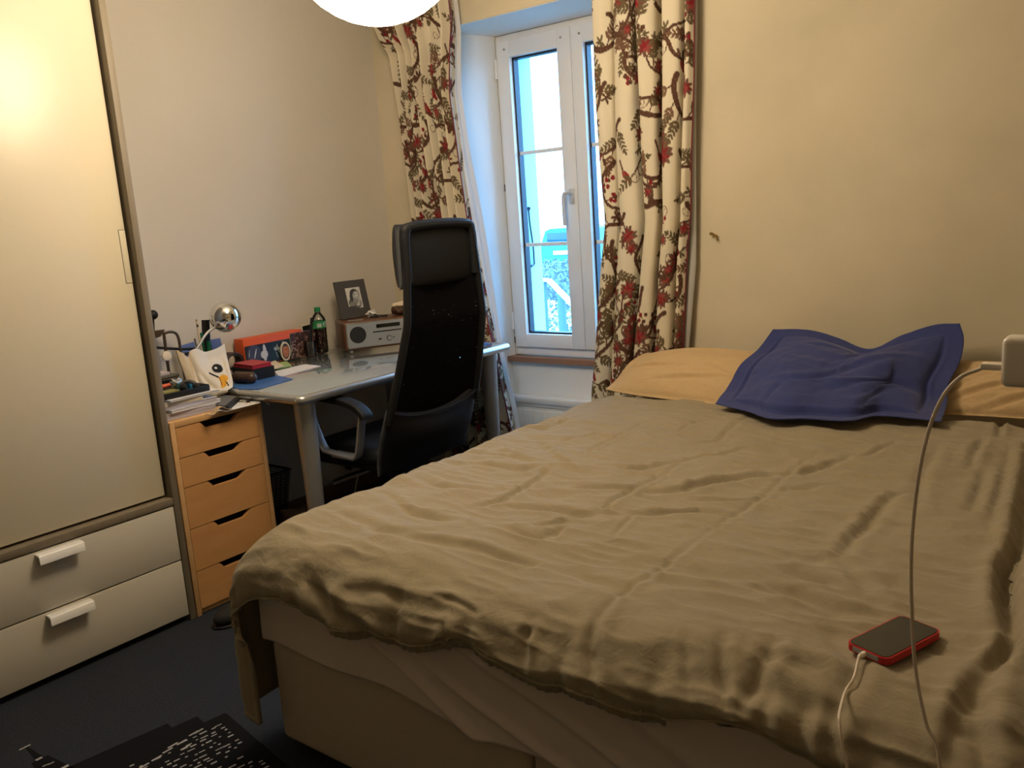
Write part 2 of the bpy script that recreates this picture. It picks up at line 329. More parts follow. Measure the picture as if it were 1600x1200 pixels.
# ------------------------------------------------------------------ painter for printed surfaces
class Paint:
    def __init__(s, w, h, res, col):
        s.res = res; s.nx = int(w/res)+1; s.ny = int(h/res)+1; s.a = np.ones((s.ny, s.nx, 3))*np.array(col)
        s.X, s.Y = np.meshgrid(np.arange(s.nx)*res, np.arange(s.ny)*res)
    def ell(s, cx, cy, a, b, ang, col, al=1.0):
        m = max(a, b)+s.res; x0 = max(0, int((cx-m)/s.res)); x1 = min(s.nx, int((cx+m)/s.res)+2); y0 = max(0, int((cy-m)/s.res)); y1 = min(s.ny, int((cy+m)/s.res)+2)
        if x0 >= x1 or y0 >= y1: return
        X = s.X[y0:y1, x0:x1]-cx; Y = s.Y[y0:y1, x0:x1]-cy; c, q = math.cos(ang), math.sin(ang)
        d = ((X*c+Y*q)/a)**2+((-X*q+Y*c)/b)**2; k = np.clip((1.15-d)/0.3, 0, 1)[..., None]*al
        s.a[y0:y1, x0:x1] = s.a[y0:y1, x0:x1]*(1-k)+np.array(col)*k
    def line(s, pts, r0, r1, col):
        n = len(pts)
        for i, (x, y) in enumerate(pts):
            t = i/max(1, n-1); r = r0*(1-t)+r1*t; s.ell(x, y, r, r, 0, col)
    def seg(s, x0, y0, x1, y1, r, col):
        n = max(2, int(math.hypot(x1-x0, y1-y0)/(s.res))); s.line([(x0+(x1-x0)*i/n, y0+(y1-y0)*i/n) for i in range(n+1)], r, r, col)
    def rect(s, x0, y0, x1, y1, col):
        s.a[max(0, int(y0/s.res)):int(y1/s.res)+1, max(0, int(x0/s.res)):int(x1/s.res)+1] = col
    def at(s, x, y):
        return s.a[np.clip((y/s.res).astype(int), 0, s.ny-1), np.clip((x/s.res).astype(int), 0, s.nx-1)]
def chintz(w, h, seed):
    R = random.Random(seed); p = Paint(w, h, 0.003, (0.80, 0.72, 0.56))
    BR = (0.115, 0.055, 0.035); BR2 = (0.20, 0.11, 0.07); OL = (0.15, 0.11, 0.06); RD = (0.27, 0.022, 0.030); RD2 = (0.34, 0.07, 0.06); MV = (0.17, 0.085, 0.06)
    def leaf(x, y, a, L, c): p.ell(x+math.cos(a)*L/2, y+math.sin(a)*L/2, L/2, L*0.19, a, c)
    def sprig(x, y, a, c, L=0.07):
        n = 5
        for i in range(n):
            q = i/(n-1); px, py = x+math.cos(a)*L*q, y+math.sin(a)*L*q
            for sg in (-1, 1): leaf(px, py, a+sg*0.75, 0.030*(1.15-q*0.5), c)
        p.seg(x, y, x+math.cos(a)*L, y+math.sin(a)*L, 0.002, c); leaf(x+math.cos(a)*L, y+math.sin(a)*L, a, 0.028, c)
    def ivy(x, y, c):
        for k in range(5): leaf(x, y, k*1.256+R.random(), 0.026, c)
    def flower(x, y, s):
        for k in range(9): leaf(x, y, k*0.7+R.random()*0.3, 0.062*s, R.choice((MV, BR2, MV)))
        for k in range(6): leaf(x, y, k*1.05+R.random()*0.4, 0.044*s, R.choice((RD, RD2, RD)))
        p.ell(x, y, 0.014*s, 0.011*s, R.random()*3, RD)
        for k in range(3): p.ell(x+R.uniform(-.02, .02)*s, y+R.uniform(-.02, .02)*s, 0.007, 0.004, R.random()*3, RD2)
    def berries(x, y):
        for k in range(4): p.ell(x+R.uniform(-.022, .022), y+R.uniform(-.022, .022), 0.0095, 0.0095, 0, R.choice((RD, BR)))
    def bird(x, y):
        p.ell(x, y, 0.026, 0.013, 0.9, RD); p.ell(x+0.017, y+0.023, 0.009, 0.009, 0, RD); p.seg(x-0.012, y-0.02, x-0.03, y-0.062, 0.005, MV); p.ell(x-0.006, y-0.002, 0.017, 0.007, 1.2, RD2)
    def curl(x, y, a):
        pts = []
        for i in range(34): a += 0.11+i*0.006; x += math.cos(a)*0.0035; y += math.sin(a)*0.0035; pts.append((x, y))
        p.line(pts, 0.0022, 0.0015, BR2)
    k = 0
    gy = 0.05
    while gy < h+0.1:
        gx = 0.02+(k % 2)*0.13
        while gx < w+0.1:
            x, y = gx+R.uniform(-.03, .03), gy+R.uniform(-.04, .04); a = R.choice((0.5, 1.0, 2.1, 2.6, 1.5))+R.uniform(-.3, .3); cur = R.uniform(-.05, .05); pts = []
            L = R.randint(70, 120)
            for i in range(L):
                if i % 16 == 0: cur = R.uniform(-.085, .085)
                a += cur; x += math.cos(a)*0.004; y += math.sin(a)*0.004; pts.append((x, y))
                if i % 13 == 9:
                    s = R.choice((-1, 1)); r = R.random(); ax = a+s*R.uniform(0.7, 1.3); q = R.uniform(0.02, 0.045); ex, ey = x+math.cos(ax)*q, y+math.sin(ax)*q
                    p.seg(x, y, ex, ey, 0.0028, BR)
                    if r < 0.30: sprig(ex, ey, ax, R.choice((OL, BR2, OL)))
                    elif r < 0.52: ivy(ex, ey, R.choice((OL, BR, OL)))
                    elif r < 0.70: berries(ex, ey)
                    elif r < 0.80: curl(ex, ey, ax)
                    elif r < 0.93: flower(ex, ey, R.uniform(0.42, 0.62))
                    else: bird(ex, ey)
            p.line(pts, R.uniform(0.0085, 0.0125), 0.003, BR)
            for (bx, by) in pts[4:-10:6]: p.ell(bx+0.002, by+0.002, 0.004, 0.002, a, BR2)
            if R.random() < 0.5: flower(pts[-1][0], pts[-1][1], R.uniform(0.55, 0.8))
            else: sprig(pts[-1][0], pts[-1][1], a, OL, 0.09)
            gx += 0.225
        gy += 0.15; k += 1
    return p

# ================================================================== SETTING
XL, D, ZC, XR, YB = -3.22, 3.17, 2.60, 1.00, -1.75
bm = BM(); box(bm, (XL-0.1, YB-0.1, -0.1), (XR+0.1, D+0.42, 0)); struct(obj('floor', bm, M['carpet']))
bm = BM(); box(bm, (XL-0.1, YB-0.1, ZC), (XR+0.1, D+0.35, ZC+0.1)); struct(obj('ceiling', bm, M['ceiling']))
bm = BM(); box(bm, (XL-0.12, YB-0.1, 0), (XL, D, ZC)); struct(obj('wall_left', bm, M['wall_l']))
bm = BM(); box(bm, (XR, YB-0.1, 0), (XR+0.12, D, ZC)); struct(obj('wall_right', bm, M['wall']))
bm = BM(); box(bm, (XL, YB-0.1, 0), (XR, YB, ZC)); struct(obj('wall_near', bm, M['wall']))
bm = BM()
prism(bm, [(XL-0.12, D), (-2.806, D), (-2.727, 3.516), (-2.727, 3.585), (XL-0.12, 3.585)], 'z', 0, ZC)
prism(bm, [(-1.766, D), (XR+0.12, D), (XR+0.12, 3.585), (-1.845, 3.585), (-1.845, 3.516)], 'z', 0, ZC)
prism(bm, [(-2.806, D), (-1.766, D), (-1.845, 3.516), (-1.845, 3.585), (-2.727, 3.585), (-2.727, 3.516)], 'z', 2.163, ZC)
struct(obj('wall_far', bm, [M['wall']]))
bm = BM(); box(bm, (-2.795, 3.49, 0), (-1.777, 3.585, 0.557)); struct(obj('wall_niche', bm, M['white_paint']))
bm = BM()  # white painted reveal skin of the window recess
prism(bm, [(-2.8055, D+0.004), (-2.803, D+0.004), (-2.724, 3.516), (-2.7265, 3.516)], 'z', 0.0, 2.1625)
prism(bm, [(-1.7665, D+0.004), (-1.769, D+0.004), (-1.848, 3.516), (-1.8455, 3.516)], 'z', 0.0, 2.1625)
prism(bm, [(-2.804, D+0.004), (-1.768, D+0.004), (-1.846, 3.516), (-2.726, 3.516)], 'z', 2.160, 2.1628)
struct(obj('trim_1', bm, M['white_paint']))
bm = BM()  # outer leaf of the house wall
box(bm, (-4.3, 3.586, -1.2), (-2.70, 3.77, 3.4)); box(bm, (-1.87, 3.586, -1.2), (1.2, 3.77, 3.4)); box(bm, (-2.70, 3.586, 2.14), (-1.87, 3.77, 3.4)); box(bm, (-2.70, 3.586, -1.2), (-1.87, 3.77, 0.60))
struct(obj('wall_outer', bm, M['sky_tinted_wall']))
bm = BM(); box(bm, (XL+0.001, 1.87, 0), (XL+0.018, D-0.001, 0.062), 0.003); struct(obj('baseboard_left', bm, M['brown_wood']))
bm = BM(); box(bm, (XL+0.02, D-0.018, 0), (-2.815, D-0.001, 0.062), 0.003); box(bm, (-1.76, D-0.018, 0), (XR, D-0.001, 0.062), 0.003); struct(obj('baseboard_far', bm, M['brown_wood']))
# sill
bm = BM(); prism(bm, [(-2.815, 3.462), (-1.757, 3.462), (-1.79, 3.514), (-2.78, 3.514)], 'z', 0.557, 0.583)
bez_edges(bm, 0.004)
struct(obj('trim_2', bm, M['sill']))

# window: frame + two sashes
wy = 3.516
w = thing('window_1', '', '', (-2.285, wy, 0.6)); del w['label']; del w['category']; w['kind'] = 'structure'
def rectframe(bm, x0, x1, z0, z1, wd, y0, y1, bev=0.004, wb=None):
    wb = wb or wd
    box(bm, (x0, y0, z0), (x0+wd, y1, z1), bev); box(bm, (x1-wd, y0, z0), (x1, y1, z1), bev)
    box(bm, (x0+wd-0.002, y0, z0), (x1-wd+0.002, y1, z0+wb), bev); box(bm, (x0+wd-0.002, y0, z1-wd), (x1-wd+0.002, y1, z1), bev)
bm = BM(); rectframe(bm, -2.727, -1.845, 0.585, 2.160, 0.030, wy+0.005, wy+0.065, wb=0.045); obj('window_frame', bm, M['pvc'], w)
def sash(x0, x1, gx0, gx1, bars, handle):
    z0, z1 = 0.629, 2.130
    bm = BM(); y0, y1 = wy-0.012, wy+0.055
    box(bm, (x0, y0, z0), (gx0, y1, z1), 0.004); box(bm, (gx1, y0, z0), (x1, y1, z1), 0.004)
    box(bm, (gx0-0.002, y0, z0), (gx1+0.002, y1, 0.698), 0.004); box(bm, (gx0-0.002, y0, 2.050), (gx1+0.002, y1, z1), 0.004)
    s = obj('sash', bm, M['pvc'], w)
    bm = BM(); g = 0.009; a, b = wy+0.012, wy+0.050
    box(bm, (gx0, a, 0.698), (gx0+g, b, 2.05)); box(bm, (gx1-g, a, 0.698), (gx1, b, 2.05)); box(bm, (gx0, a, 0.698), (gx1, b, 0.698+g)); box(bm, (gx0, a, 2.05-g), (gx1, b, 2.05))
    obj('gasket', bm, M['gasket'], s)
    bm = BM(); box(bm, (gx0+0.002, wy+0.026, 0.70), (gx1-0.002, wy+0.030, 2.048)); obj('pane', bm, M['pane'], s)
    for z in (1.597, 1.148):
        bm = BM(); box(bm, (gx0+0.008, wy+0.016, z-0.009), (gx1-0.008, wy+0.0255, z+0.009), 0.002); obj('glazing_bar', bm, M['pvc'], s)
    for z in ((2.09,)):
        for x in (x0+0.05, x1-0.05):
            bm = BM(); cyl(bm, (x, y0-0.0015, z), (x, y0+0.002, z), 0.006, seg=12); obj('screw_cap', bm, M['silver_d'], s)
    if handle:
        x = x1-0.030
        bm = BM(); box(bm, (x-0.014, y0-0.010, 1.335), (x+0.014, y0-0.0005, 1.405), 0.003)
        tube(bm, [(x, y0-0.005, 1.385), (x-0.004, y0-0.035, 1.387), (x-0.020, y0-0.042, 1.378), (x-0.024, y0-0.042, 1.33), (x-0.024, y0-0.040, 1.235)], 0.009, seg=10)
        obj('window_handle', bm, M['handle_alu'], s)
    return s
sash(-2.711, -2.280, -2.635, -2.356, 2, True)
sash(-2.278, -1.862, -2.214, -1.938, 2, False)
for z in (1.96, 0.72):
    bm = BM(); cyl(bm, (-2.717, wy-0.012, z), (-2.717, wy-0.012, z+0.09), 0.007, seg=12); obj('hinge', bm, M['pvc'], w)
for z in (1.42, 0.645):
    bm = BM(); box(bm, (-2.721, wy-0.005, z), (-2.712, wy+0.003, z+0.035)); obj('hinge_plate', bm, M['gasket'], w)

# radiator cover under the window
t = thing('radiator', 'low white panel radiator with ledge under the window', 'radiator', (-2.285, 3.44, 0.0))
bm = BM(); box(bm, (-2.72, 3.435, 0.02), (-1.84, 3.47, 0.335), 0.006)
for i in range(12): box(bm, (-2.70+i*0.072, 3.430, 0.04), (-2.64+i*0.072, 3.437, 0.315), 0.003)
obj('panel', bm, M['white_paint'], t)
bm = BM(); box(bm, (-2.73, 3.422, 0.352), (-1.83, 3.487, 0.386), 0.005); box(bm, (-2.725, 3.43, 0.335), (-1.835, 3.485, 0.354), 0.002); obj('ledge', bm, M['pvc'], t)

# ================================================================== OUTSIDE
bm = BM(); box(bm, (-60, 3.771, -1.3), (40, 60, -1.2)); o = obj('ground', bm, M['grass']); struct(o)
# shutter stay
bm = BM(); tube(bm, [PX(826, 328, -2.690), PX(828, 350, -2.690), PX(833, 385, -2.690), PX(835, 413, -2.690)], 0.0045, seg=8); cyl(bm, PX(826, 326, -2.699), PX(826, 326, -2.68), 0.010, seg=10); cyl(bm, PX(834, 414, -2.699), PX(830, 416, -2.672), 0.006, seg=8)
tag(obj('shutter_stay', bm, M['gasket']), 'black iron shutter stay fixed to the outside window reveal', 'shutter stay')
# handrail outside
t = thing('garden_handrail', 'weathered slanting handrail with pale top outside the window', 'railing', (-3.9, 5.6, -1.2))
def OY(x, y, Y): return PY(x, y, Y)
bm = BM(); pts = [OY(838, 437, 5.5), OY(858, 438, 5.5), OY(893, 474, 5.3), OY(930, 512, 5.1)]
tube(bm, pts, 0.02, seg=12, n=3, smooth=False, flat=(0.05, 0.030, Vector((0, 1, 0)))); obj('top_rail', bm, M['white_paint'], t)
for (x, y, Y, wd) in ((850, 441, 5.5, 0.03), (877, 463, 5.38, 0.06), (903, 492, 5.25, 0.04)):
    p = OY(x, y, Y); bm = BM(); box(bm, (p.x-wd/2, p.y-0.015, -1.2), (p.x+wd/2, p.y+0.015, p.z+0.012), 0.004); obj('post', bm, M['rail_wood'], t)
# hedge: leafy cards as geometry
bm = BM(); R = random.Random(3)
box(bm, (-9.5, 7.34, -1.2), (-2.0, 8.2, 0.60), 0.15)
for i in range(20000):
    x = R.uniform(-7.0, -3.6); f = R.random(); 
    if f < 0.6: y, z = 7.28+R.uniform(-0.08, 0.05), R.uniform(-1.2, 0.74)
    else: y, z = R.uniform(7.2, 8.2), 0.66+R.uniform(-0.1, 0.12)
    a = Vector((R.uniform(-1, 1), R.uniform(-1, 1), R.uniform(-1, 1))).normalized()*0.020; b = a.orthogonal().normalized()*0.010; c = Vector((x, y, z))
    bm.faces.new([bm.verts.new(c-a), bm.verts.new(c+b), bm.verts.new(c+a), bm.verts.new(c-b)])
o = obj('hedge', bm, M['hedge'], smooth=False); tag(o, 'dense clipped garden hedge behind the handrail outside', 'hedge')
bm = BM(); R = random.Random(5)
tube(bm, [(-4.9, 6.5, -1.2), (-4.87, 6.5, -0.7), (-4.9, 6.52, 0.3)], 0.02)
for i in range(5200):
    c = Vector((-4.75+R.gauss(0, 0.55), 6.45+R.gauss(0, 0.12), R.uniform(-1.15, 0.50)))
    a = Vector((R.uniform(-1, 1), R.uniform(-1, 1), R.uniform(-1, 1))).normalized()*0.028; b = a.orthogonal().normalized()*0.013
    bm.faces.new([bm.verts.new(c-a), bm.verts.new(c+b), bm.verts.new(c+a), bm.verts.new(c-b)])
M['shrub'] = mat('pale_leaf', (0.70, 0.74, 0.72), 0.6, bump=(60, 0.3, 0.01))
tag(obj('shrub', bm, M['shrub'], smooth=False), 'pale leafy shrub seen through the handrail outside', 'shrub')
# parked van
vy = 17.0
c = OY(870, 400, vy)
t = thing('parked_van', 'teal van parked in the street beyond the hedge', 'van', (c.x, vy+2, -1.2))
a, b = OY(846, 400, vy), OY(912, 400, vy); zt = OY(870, 357, vy).z
bm = BM(); prism(bm, [(a.x, -0.9), (b.x, -0.9), (b.x, zt-0.38), (b.x-0.10, zt-0.05), (b.x-0.2, zt), (a.x+0.30, zt), (a.x+0.15, zt-0.05), (a.x, zt-0.38)], 'y', vy, vy+4.4); bez_edges(bm, 0.06, 3)
body = obj('body', bm, M['van'], t)
bm = BM(); box(bm, (a.x+0.2, vy-0.02, zt-0.36), (b.x-0.2, vy+0.02, zt-0.10), 0.01); obj('rear_window', bm, M['van_glass'], t)
bm = BM(); box(bm, ((a.x+b.x)/2-0.24, vy-0.03, zt-0.62), ((a.x+b.x)/2+0.24, vy+0.01, zt-0.52), 0.01); obj('licence_plate', bm, M['white_plastic'], t)
bm = BM(); box(bm, (a.x, vy-0.12, zt-1.0), (b.x, vy+0.02, zt-0.82), 0.03); obj('bumper', bm, M['black_plastic'], t)
for x in (a.x+0.12, b.x-0.12):
    for y in (vy+0.7, vy+3.6):
        bm = BM(); cyl(bm, (x-0.1, y, -0.87), (x+0.1, y, -0.87), 0.33, seg=24); obj('wheel', bm, M['black_plastic'], t)

# ================================================================== WARDROBE
t = thing('wardrobe', 'tall wardrobe with cream door and two white drawers in a grey oak frame', 'wardrobe', (-2.92, 1.07, 0))
y0, y1, xf, xb, zt = 0.667, 1.485, -2.63, -3.215, 2.36
bm = BM(); box(bm, (xb, y0, 0.0), (xf, y0+0.022, zt), 0.0015); box(bm, (xb, y1-0.022, 0), (xf, y1, zt), 0.0015); box(bm, (xb, y0+0.022, zt-0.022), (xf, y1-0.022, zt), 0.0015); box(bm, (xb, y0+0.022, 0.420), (xf, y1-0.022, 0.444), 0.0015)
box(bm, (xb, y0+0.022, 0.0), (xb+0.008, y1-0.022, zt)); box(bm, (xb+0.01, y0+0.022, 0.03), (xf-0.045, y1-0.022, 0.045))
obj('frame', bm, M['oak'], t)
bm = BM(); box(bm, (xf-0.050, y0+0.030, 0.453), (xf-0.032, y1-0.031, zt-0.030), 0.0012)
door = obj('door', bm, M['cream_gloss'], t)
bm = BM(); dx = xf-0.032; ye = y1-0.031
box(bm, (dx-0.001, ye-0.0225, 1.168), (dx+0.0003, ye-0.0003, 1.338)); obj('handle_gap_shade', bm, M['void'], door)  # slightly proud dark plate paints the shaded gap round the handle
bm = BM(); box(bm, (dx-0.001, ye-0.021, 1.1695), (dx+0.0012, ye-0.0006, 1.3365), 0.0006); obj('handle', bm, M['cream_gloss'], door)
for (za, zb, hz) in ((0.226, 0.415, 0.402), (0.024, 0.221, 0.207)):
    bm = BM(); box(bm, (xf-0.020, y0+0.025, za), (xf-0.002, y1-0.0245, zb), 0.0012); dr = obj('drawer', bm, M['white_lam'], t)
    bm = BM(); ya, yb = 1.008, 1.142; zh = zb-0.006
    prism(bm, [(xf-0.003, zh), (xf+0.022, zh), (xf+0.027, zh-0.004), (xf+0.029, zh-0.028), (xf+0.025, zh-0.029), (xf+0.022, zh-0.008), (xf-0.003, zh-0.004)], 'y', ya, yb)
    h = obj('handle', bm, M['pvc'], dr, angle=50)
bm = BM(); box(bm, (xb+0.01, y0+0.024, 0.05), (xf-0.052, y1-0.024, 0.41)); obj('shade_block', bm, M['void'], t)  # solid black block added as the shade behind the wardrobe drawers

# ================================================================== DRAWER UNIT
t = thing('drawer_unit', 'birch drawer unit with five drawers beside the wardrobe', 'drawer unit', (-2.92, 1.67, 0))
y0, y1, xf, xb, zt = 1.489, 1.855, -2.63, -3.205, 0.697
bm = BM(); box(bm, (xb, y0, 0.0), (xf, y0+0.018, zt), 0.001); box(bm, (xb, y1-0.018, 0), (xf, y1, zt), 0.001); box(bm, (xb, y0+0.018, zt-0.020), (xf, y1-0.018, zt), 0.001); box(bm, (xb, y0+0.018, 0.0), (xb+0.01, y1-0.018, zt-0.02)); box(bm, (xb+0.012, y0+0.018, 0.004), (xf-0.01, y1-0.018, 0.024))
obj('carcass', bm, M['birch_edge'], t)
zl = [0.676, 0.569, 0.464, 0.316, 0.161, 0.022]
for i in range(5):
    za, zb = zl[i+1]+0.0015, zl[i]-0.0015; a, b = y0+0.0195, y1-0.0195; W = b-a; s0, s1 = a+W*0.27, a+W*0.78; dp = 0.024
    pts = [(a, za), (b, za), (b, zb)]
    for k in range(9): q = k/8; pts.append((s1+0.0-q*0.045, zb-dp*(0.5-0.5*math.cos(math.pi*q))))
    for k in range(9): q = k/8; pts.append((s0+0.030-q*0.030, zb-dp*(0.5+0.5*math.cos(math.pi*q))))
    pts.append((a, zb))
    bm = BM(); prism(bm, pts, 'x', xf-0.016, xf-0.001); obj('drawer', bm, M['birch'], t, angle=50)
bm = BM(); box(bm, (xb+0.02, y0+0.02, 0.03), (xf-0.05, y1-0.02, zt-0.024)); obj('drawer_shade', bm, M['void'], t)  # solid black filler stands in for the unlit interior behind the scoops

# ================================================================== DESK
ZD = 0.735
dx0, dx1, dy0, dy1 = -3.185, -2.368, 1.826, 3.040
t = thing('desk', 'long glass topped desk with silver rim and tapered metal legs', 'desk', (-2.78, 2.45, 0))
bm = BM(); r = 0.017; zc = ZD-r; x0, x1, y0, y1 = dx0+r, dx1-r, dy0+r, dy1-r; cr = 0.016; pts = []
for (cx, cy, a0) in ((x1-cr, y0+cr, -90), (x1-cr, y1-cr, 0), (x0+cr, y1-cr, 90), (x0+cr, y0+cr, 180)):
    for k in range(7): a = math.radians(a0+k*15); pts.append((cx+cr*math.cos(a), cy+cr*math.sin(a), zc))
pts.append(pts[0]); tube(bm, pts, r, seg=16, smooth=False); obj('rim', bm, M['silver'], t)
bm = BM(); box(bm, (x0+0.004, y0+0.004, ZD-0.014), (x1-0.004, y1-0.004, ZD-0.002), 0.0015); obj('tabletop', bm, M['desk_glass'], t)
for nm_, (a, b) in zip(('under_rail', 'under_rail'), (((x0+.05, y0+.1), (x0+.08, y1-.1)), ((x1-.11, y0+.1), (x1-.08, y1-.1)))):
    bm = BM(); box(bm, (a[0], a[1], ZD-0.04), (b[0], b[1], ZD-0.0145), 0.003); obj(nm_, bm, M['silver_d'], t)
for (x, y) in ((-2.455, 1.912), (-2.455, 2.962), (-3.09, 1.912), (-3.09, 2.962)):
    bm = BM(); lathe(bm, [(0.001, ZD-0.0145), (0.042, ZD-0.0145), (0.040, ZD-0.04), (0.035, 0.5), (0.026, 0.02), (0.024, 0.0), (0.001, 0.0)], (x, y, 0), 28); obj('leg', bm, M['silver_d'], t)
ZT = ZD-0.0015   # glass surface
# cable tray of sockets under the desk
t = thing('power_strip', 'grey power strip with plug hanging under the desk', 'power strip', (-3.12, 2.83, 0.25))
p = PX(565, 728, -3.10)
bm = BM(); box(bm, (-3.2, p.y-0.02, p.z-0.025), (-3.165, p.y+0.24, p.z+0.015), 0.004); obj('body', bm, M['black_plastic'], t)
bm = BM(); box(bm, (-3.165, p.y-0.012, p.z-0.018), (-3.12, p.y+0.022, p.z+0.05), 0.006); obj('plug', bm, M['white_plastic'], t)
bm = BM(); tube(bm, [(-3.13, p.y+0.01, p.z-0.02), (-3.12, p.y-0.03, p.z-0.09), (-3.13, p.y-0.05, p.z-0.17), (-3.12, p.y-0.04, 0.006), (-3.10, p.y+0.05, 0.004)], 0.003, seg=8); obj('cable', bm, M['cable'], t)

# ================================================================== OFFICE CHAIR
CY = 2.295
t = thing('office_chair', 'black high-backed mesh office chair with padded headrest at the desk', 'office chair', (-2.42, CY, 0))
def backX(z): return -2.235+0.135*np.clip((z-0.45)/0.5, 0, 1)**1.0+0.02*np.clip((z-0.95)/0.35, 0, 1)+0.02*np.sin((z-0.45)/0.84*math.pi)
def halfw(z): return np.interp(z, [0.42, 0.55, 0.70, 0.90, 1.10, 1.26], [0.235, 0.243, 0.230, 0.210, 0.188, 0.172])
zs = np.linspace(0.60, 1.255, 40)
bm = BM(); L = []
for z in zs: L.append((backX(z), CY-halfw(z), z))
top = [(backX(1.275), CY-0.164, 1.274), (backX(1.28), CY-0.150, 1.284), (backX(1.28), CY, 1.290), (backX(1.28), CY+0.150, 1.284), (backX(1.275), CY+0.164, 1.274)]
for z in zs[::-1]: top.append((backX(z), CY+halfw(z), z))
tube(bm, L[::3]+top, 0.014, seg=10, n=3); obj('back_frame', bm, M['black_plastic'], t)
zz, ss = np.meshgrid(np.linspace(0.56, 1.275, 60), np.linspace(-1, 1, 40), indexing='ij')
hw = halfw(zz)*np.where(zz > 1.24, 1-0.10*((zz-1.24)/0.035)**2, 1); X = backX(zz)+0.035*(ss**2)-0.035
V = np.stack([X, CY+ss*hw, zz], -1)
M['mesh_fabric'] = bpy.data.materials.new('chair_mesh_fabric'); M['mesh_fabric'].use_nodes = True; nt = M['mesh_fabric'].node_tree; _b = nt.nodes['Principled BSDF']
_b.inputs['Base Color'].default_value = (0.004, 0.004, 0.005, 1); _b.inputs['Roughness'].default_value = 0.9; _b.inputs['Specular IOR Level'].default_value = 0.08
_t = nt.nodes.new('ShaderNodeBsdfTransparent'); _m = nt.nodes.new('ShaderNodeMixShader'); _w = nt.nodes.new('ShaderNodeTexNoise'); _w.inputs['Scale'].default_value = 150
_tc = nt.nodes.new('ShaderNodeTexCoord'); _r = nt.nodes.new('ShaderNodeMath'); _r.operation = 'GREATER_THAN'; _r.inputs[1].default_value = 0.67
nt.links.new(_tc.outputs['Object'], _w.inputs['Vector']); nt.links.new(_w.outputs['Fac'], _r.inputs[0]); nt.links.new(_r.outputs[0], _m.inputs[0]); nt.links.new(_b.outputs[0], _m.inputs[1]); nt.links.new(_t.outputs[0], _m.inputs[2]); nt.links.new(_m.outputs[0], nt.nodes['Material Output'].inputs['Surface'])
V2 = V.copy(); V2[..., 0] -= 0.003
shell_mesh('back_mesh', V, V2, M['mesh_fabric'], t)
def pad(name, A, thick, m, parent, power=0.35, out=0.5):
    n = normals(A); nv, nu = A.shape[:2]; u = np.linspace(0, 1, nu)[None, :]; v = np.linspace(0, 1, nv)[:, None]
    h = (np.sin(np.pi*u)**power*np.sin(np.pi*v)**power)[..., None]*thick
    return shell_mesh(name, A+n*h*out, A-n*h*(1-out), m, parent)
# headrest: thick pad at the front, wrapped over the top
zz, ss = np.meshgrid(np.linspace(1.075, 1.295, 26), np.linspace(-1, 1, 36), indexing='ij')
A = np.stack([backX(zz)-0.043+0.012*ss**2, CY+ss*0.196*(1-0.03*np.clip((zz-1.2)/0.1, 0, 1)), zz], -1)
pad('headrest', A, 0.085, M['black_leather'], t, 0.22)
bm = BM(); tube(bm, [(backX(1.1)-0.004, CY-0.180, 1.10), (backX(1.2)-0.004, CY-0.178, 1.20), (backX(1.26)-0.004, CY-0.174, 1.258), (backX(1.28)-0.004, CY-0.152, 1.282), (backX(1.28)-0.004, CY, 1.290), (backX(1.28)-0.004, CY+0.152, 1.282), (backX(1.26)-0.004, CY+0.174, 1.258), (backX(1.2)-0.004, CY+0.178, 1.20), (backX(1.1)-0.004, CY+0.180, 1.10)], 0.0175, seg=12); obj('headrest_wrap', bm, M['black_leather'], t)
# lumbar leather
zz, ss = np.meshgrid(np.linspace(0.40, 0.66, 26), np.linspace(-1, 1, 40), indexing='ij')
zl2 = zz+0.05*(1-ss**2)*np.clip((0.5-zz)/0.1, -1, 0)*1.0
A = np.stack([backX(zz)-0.03+0.03*(1-ss**2)*np.sin((zz-0.38)/0.3*math.pi)+0.012, CY+ss*(halfw(zz)+0.012), zl2], -1)
pad('lumbar_panel', A, 0.055, M['black_leather'], t, 0.25)
bm = BM(); tube(bm, [(backX(0.62)+0.012, CY-0.235, 0.64), (backX(0.6)+0.026, CY-0.13, 0.612), (backX(0.6)+0.032, CY, 0.606), (backX(0.6)+0.028, CY+0.13, 0.612), (backX(0.62)+0.016, CY+0.235, 0.64)], 0.0035, seg=8); obj('piping', bm, M['black_leather'], t)
# seat
bm = BM(); box(bm, (-2.70, CY-0.25, 0.425), (-2.235, CY+0.25, 0.515), 0.040, 5)
for v in bm.verts:
    v.co.z += 0.015*math.cos((v.co.y-CY)/0.25*math.pi)*(1 if v.co.z > 0.47 else 0) - (0.02 if v.co.x < -2.64 else 0)
obj('seat', bm, M['black_leather'], t)
bm = BM(); box(bm, (-2.64, CY-0.21, 0.400), (-2.28, CY+0.21, 0.43), 0.01); box(bm, (-2.53, CY-0.09, 0.345), (-2.33, CY+0.09, 0.402), 0.012); obj('mechanism', bm, M['black_plastic'], t)
bm = BM(); tube(bm, [(-2.45, CY-0.08, 0.37), (-2.47, CY-0.2, 0.365), (-2.48, CY-0.29, 0.36)], 0.006, seg=8); box(bm, (-2.50, CY-0.34, 0.35), (-2.46, CY-0.285, 0.37), 0.006); obj('lever', bm, M['black_plastic'], t)
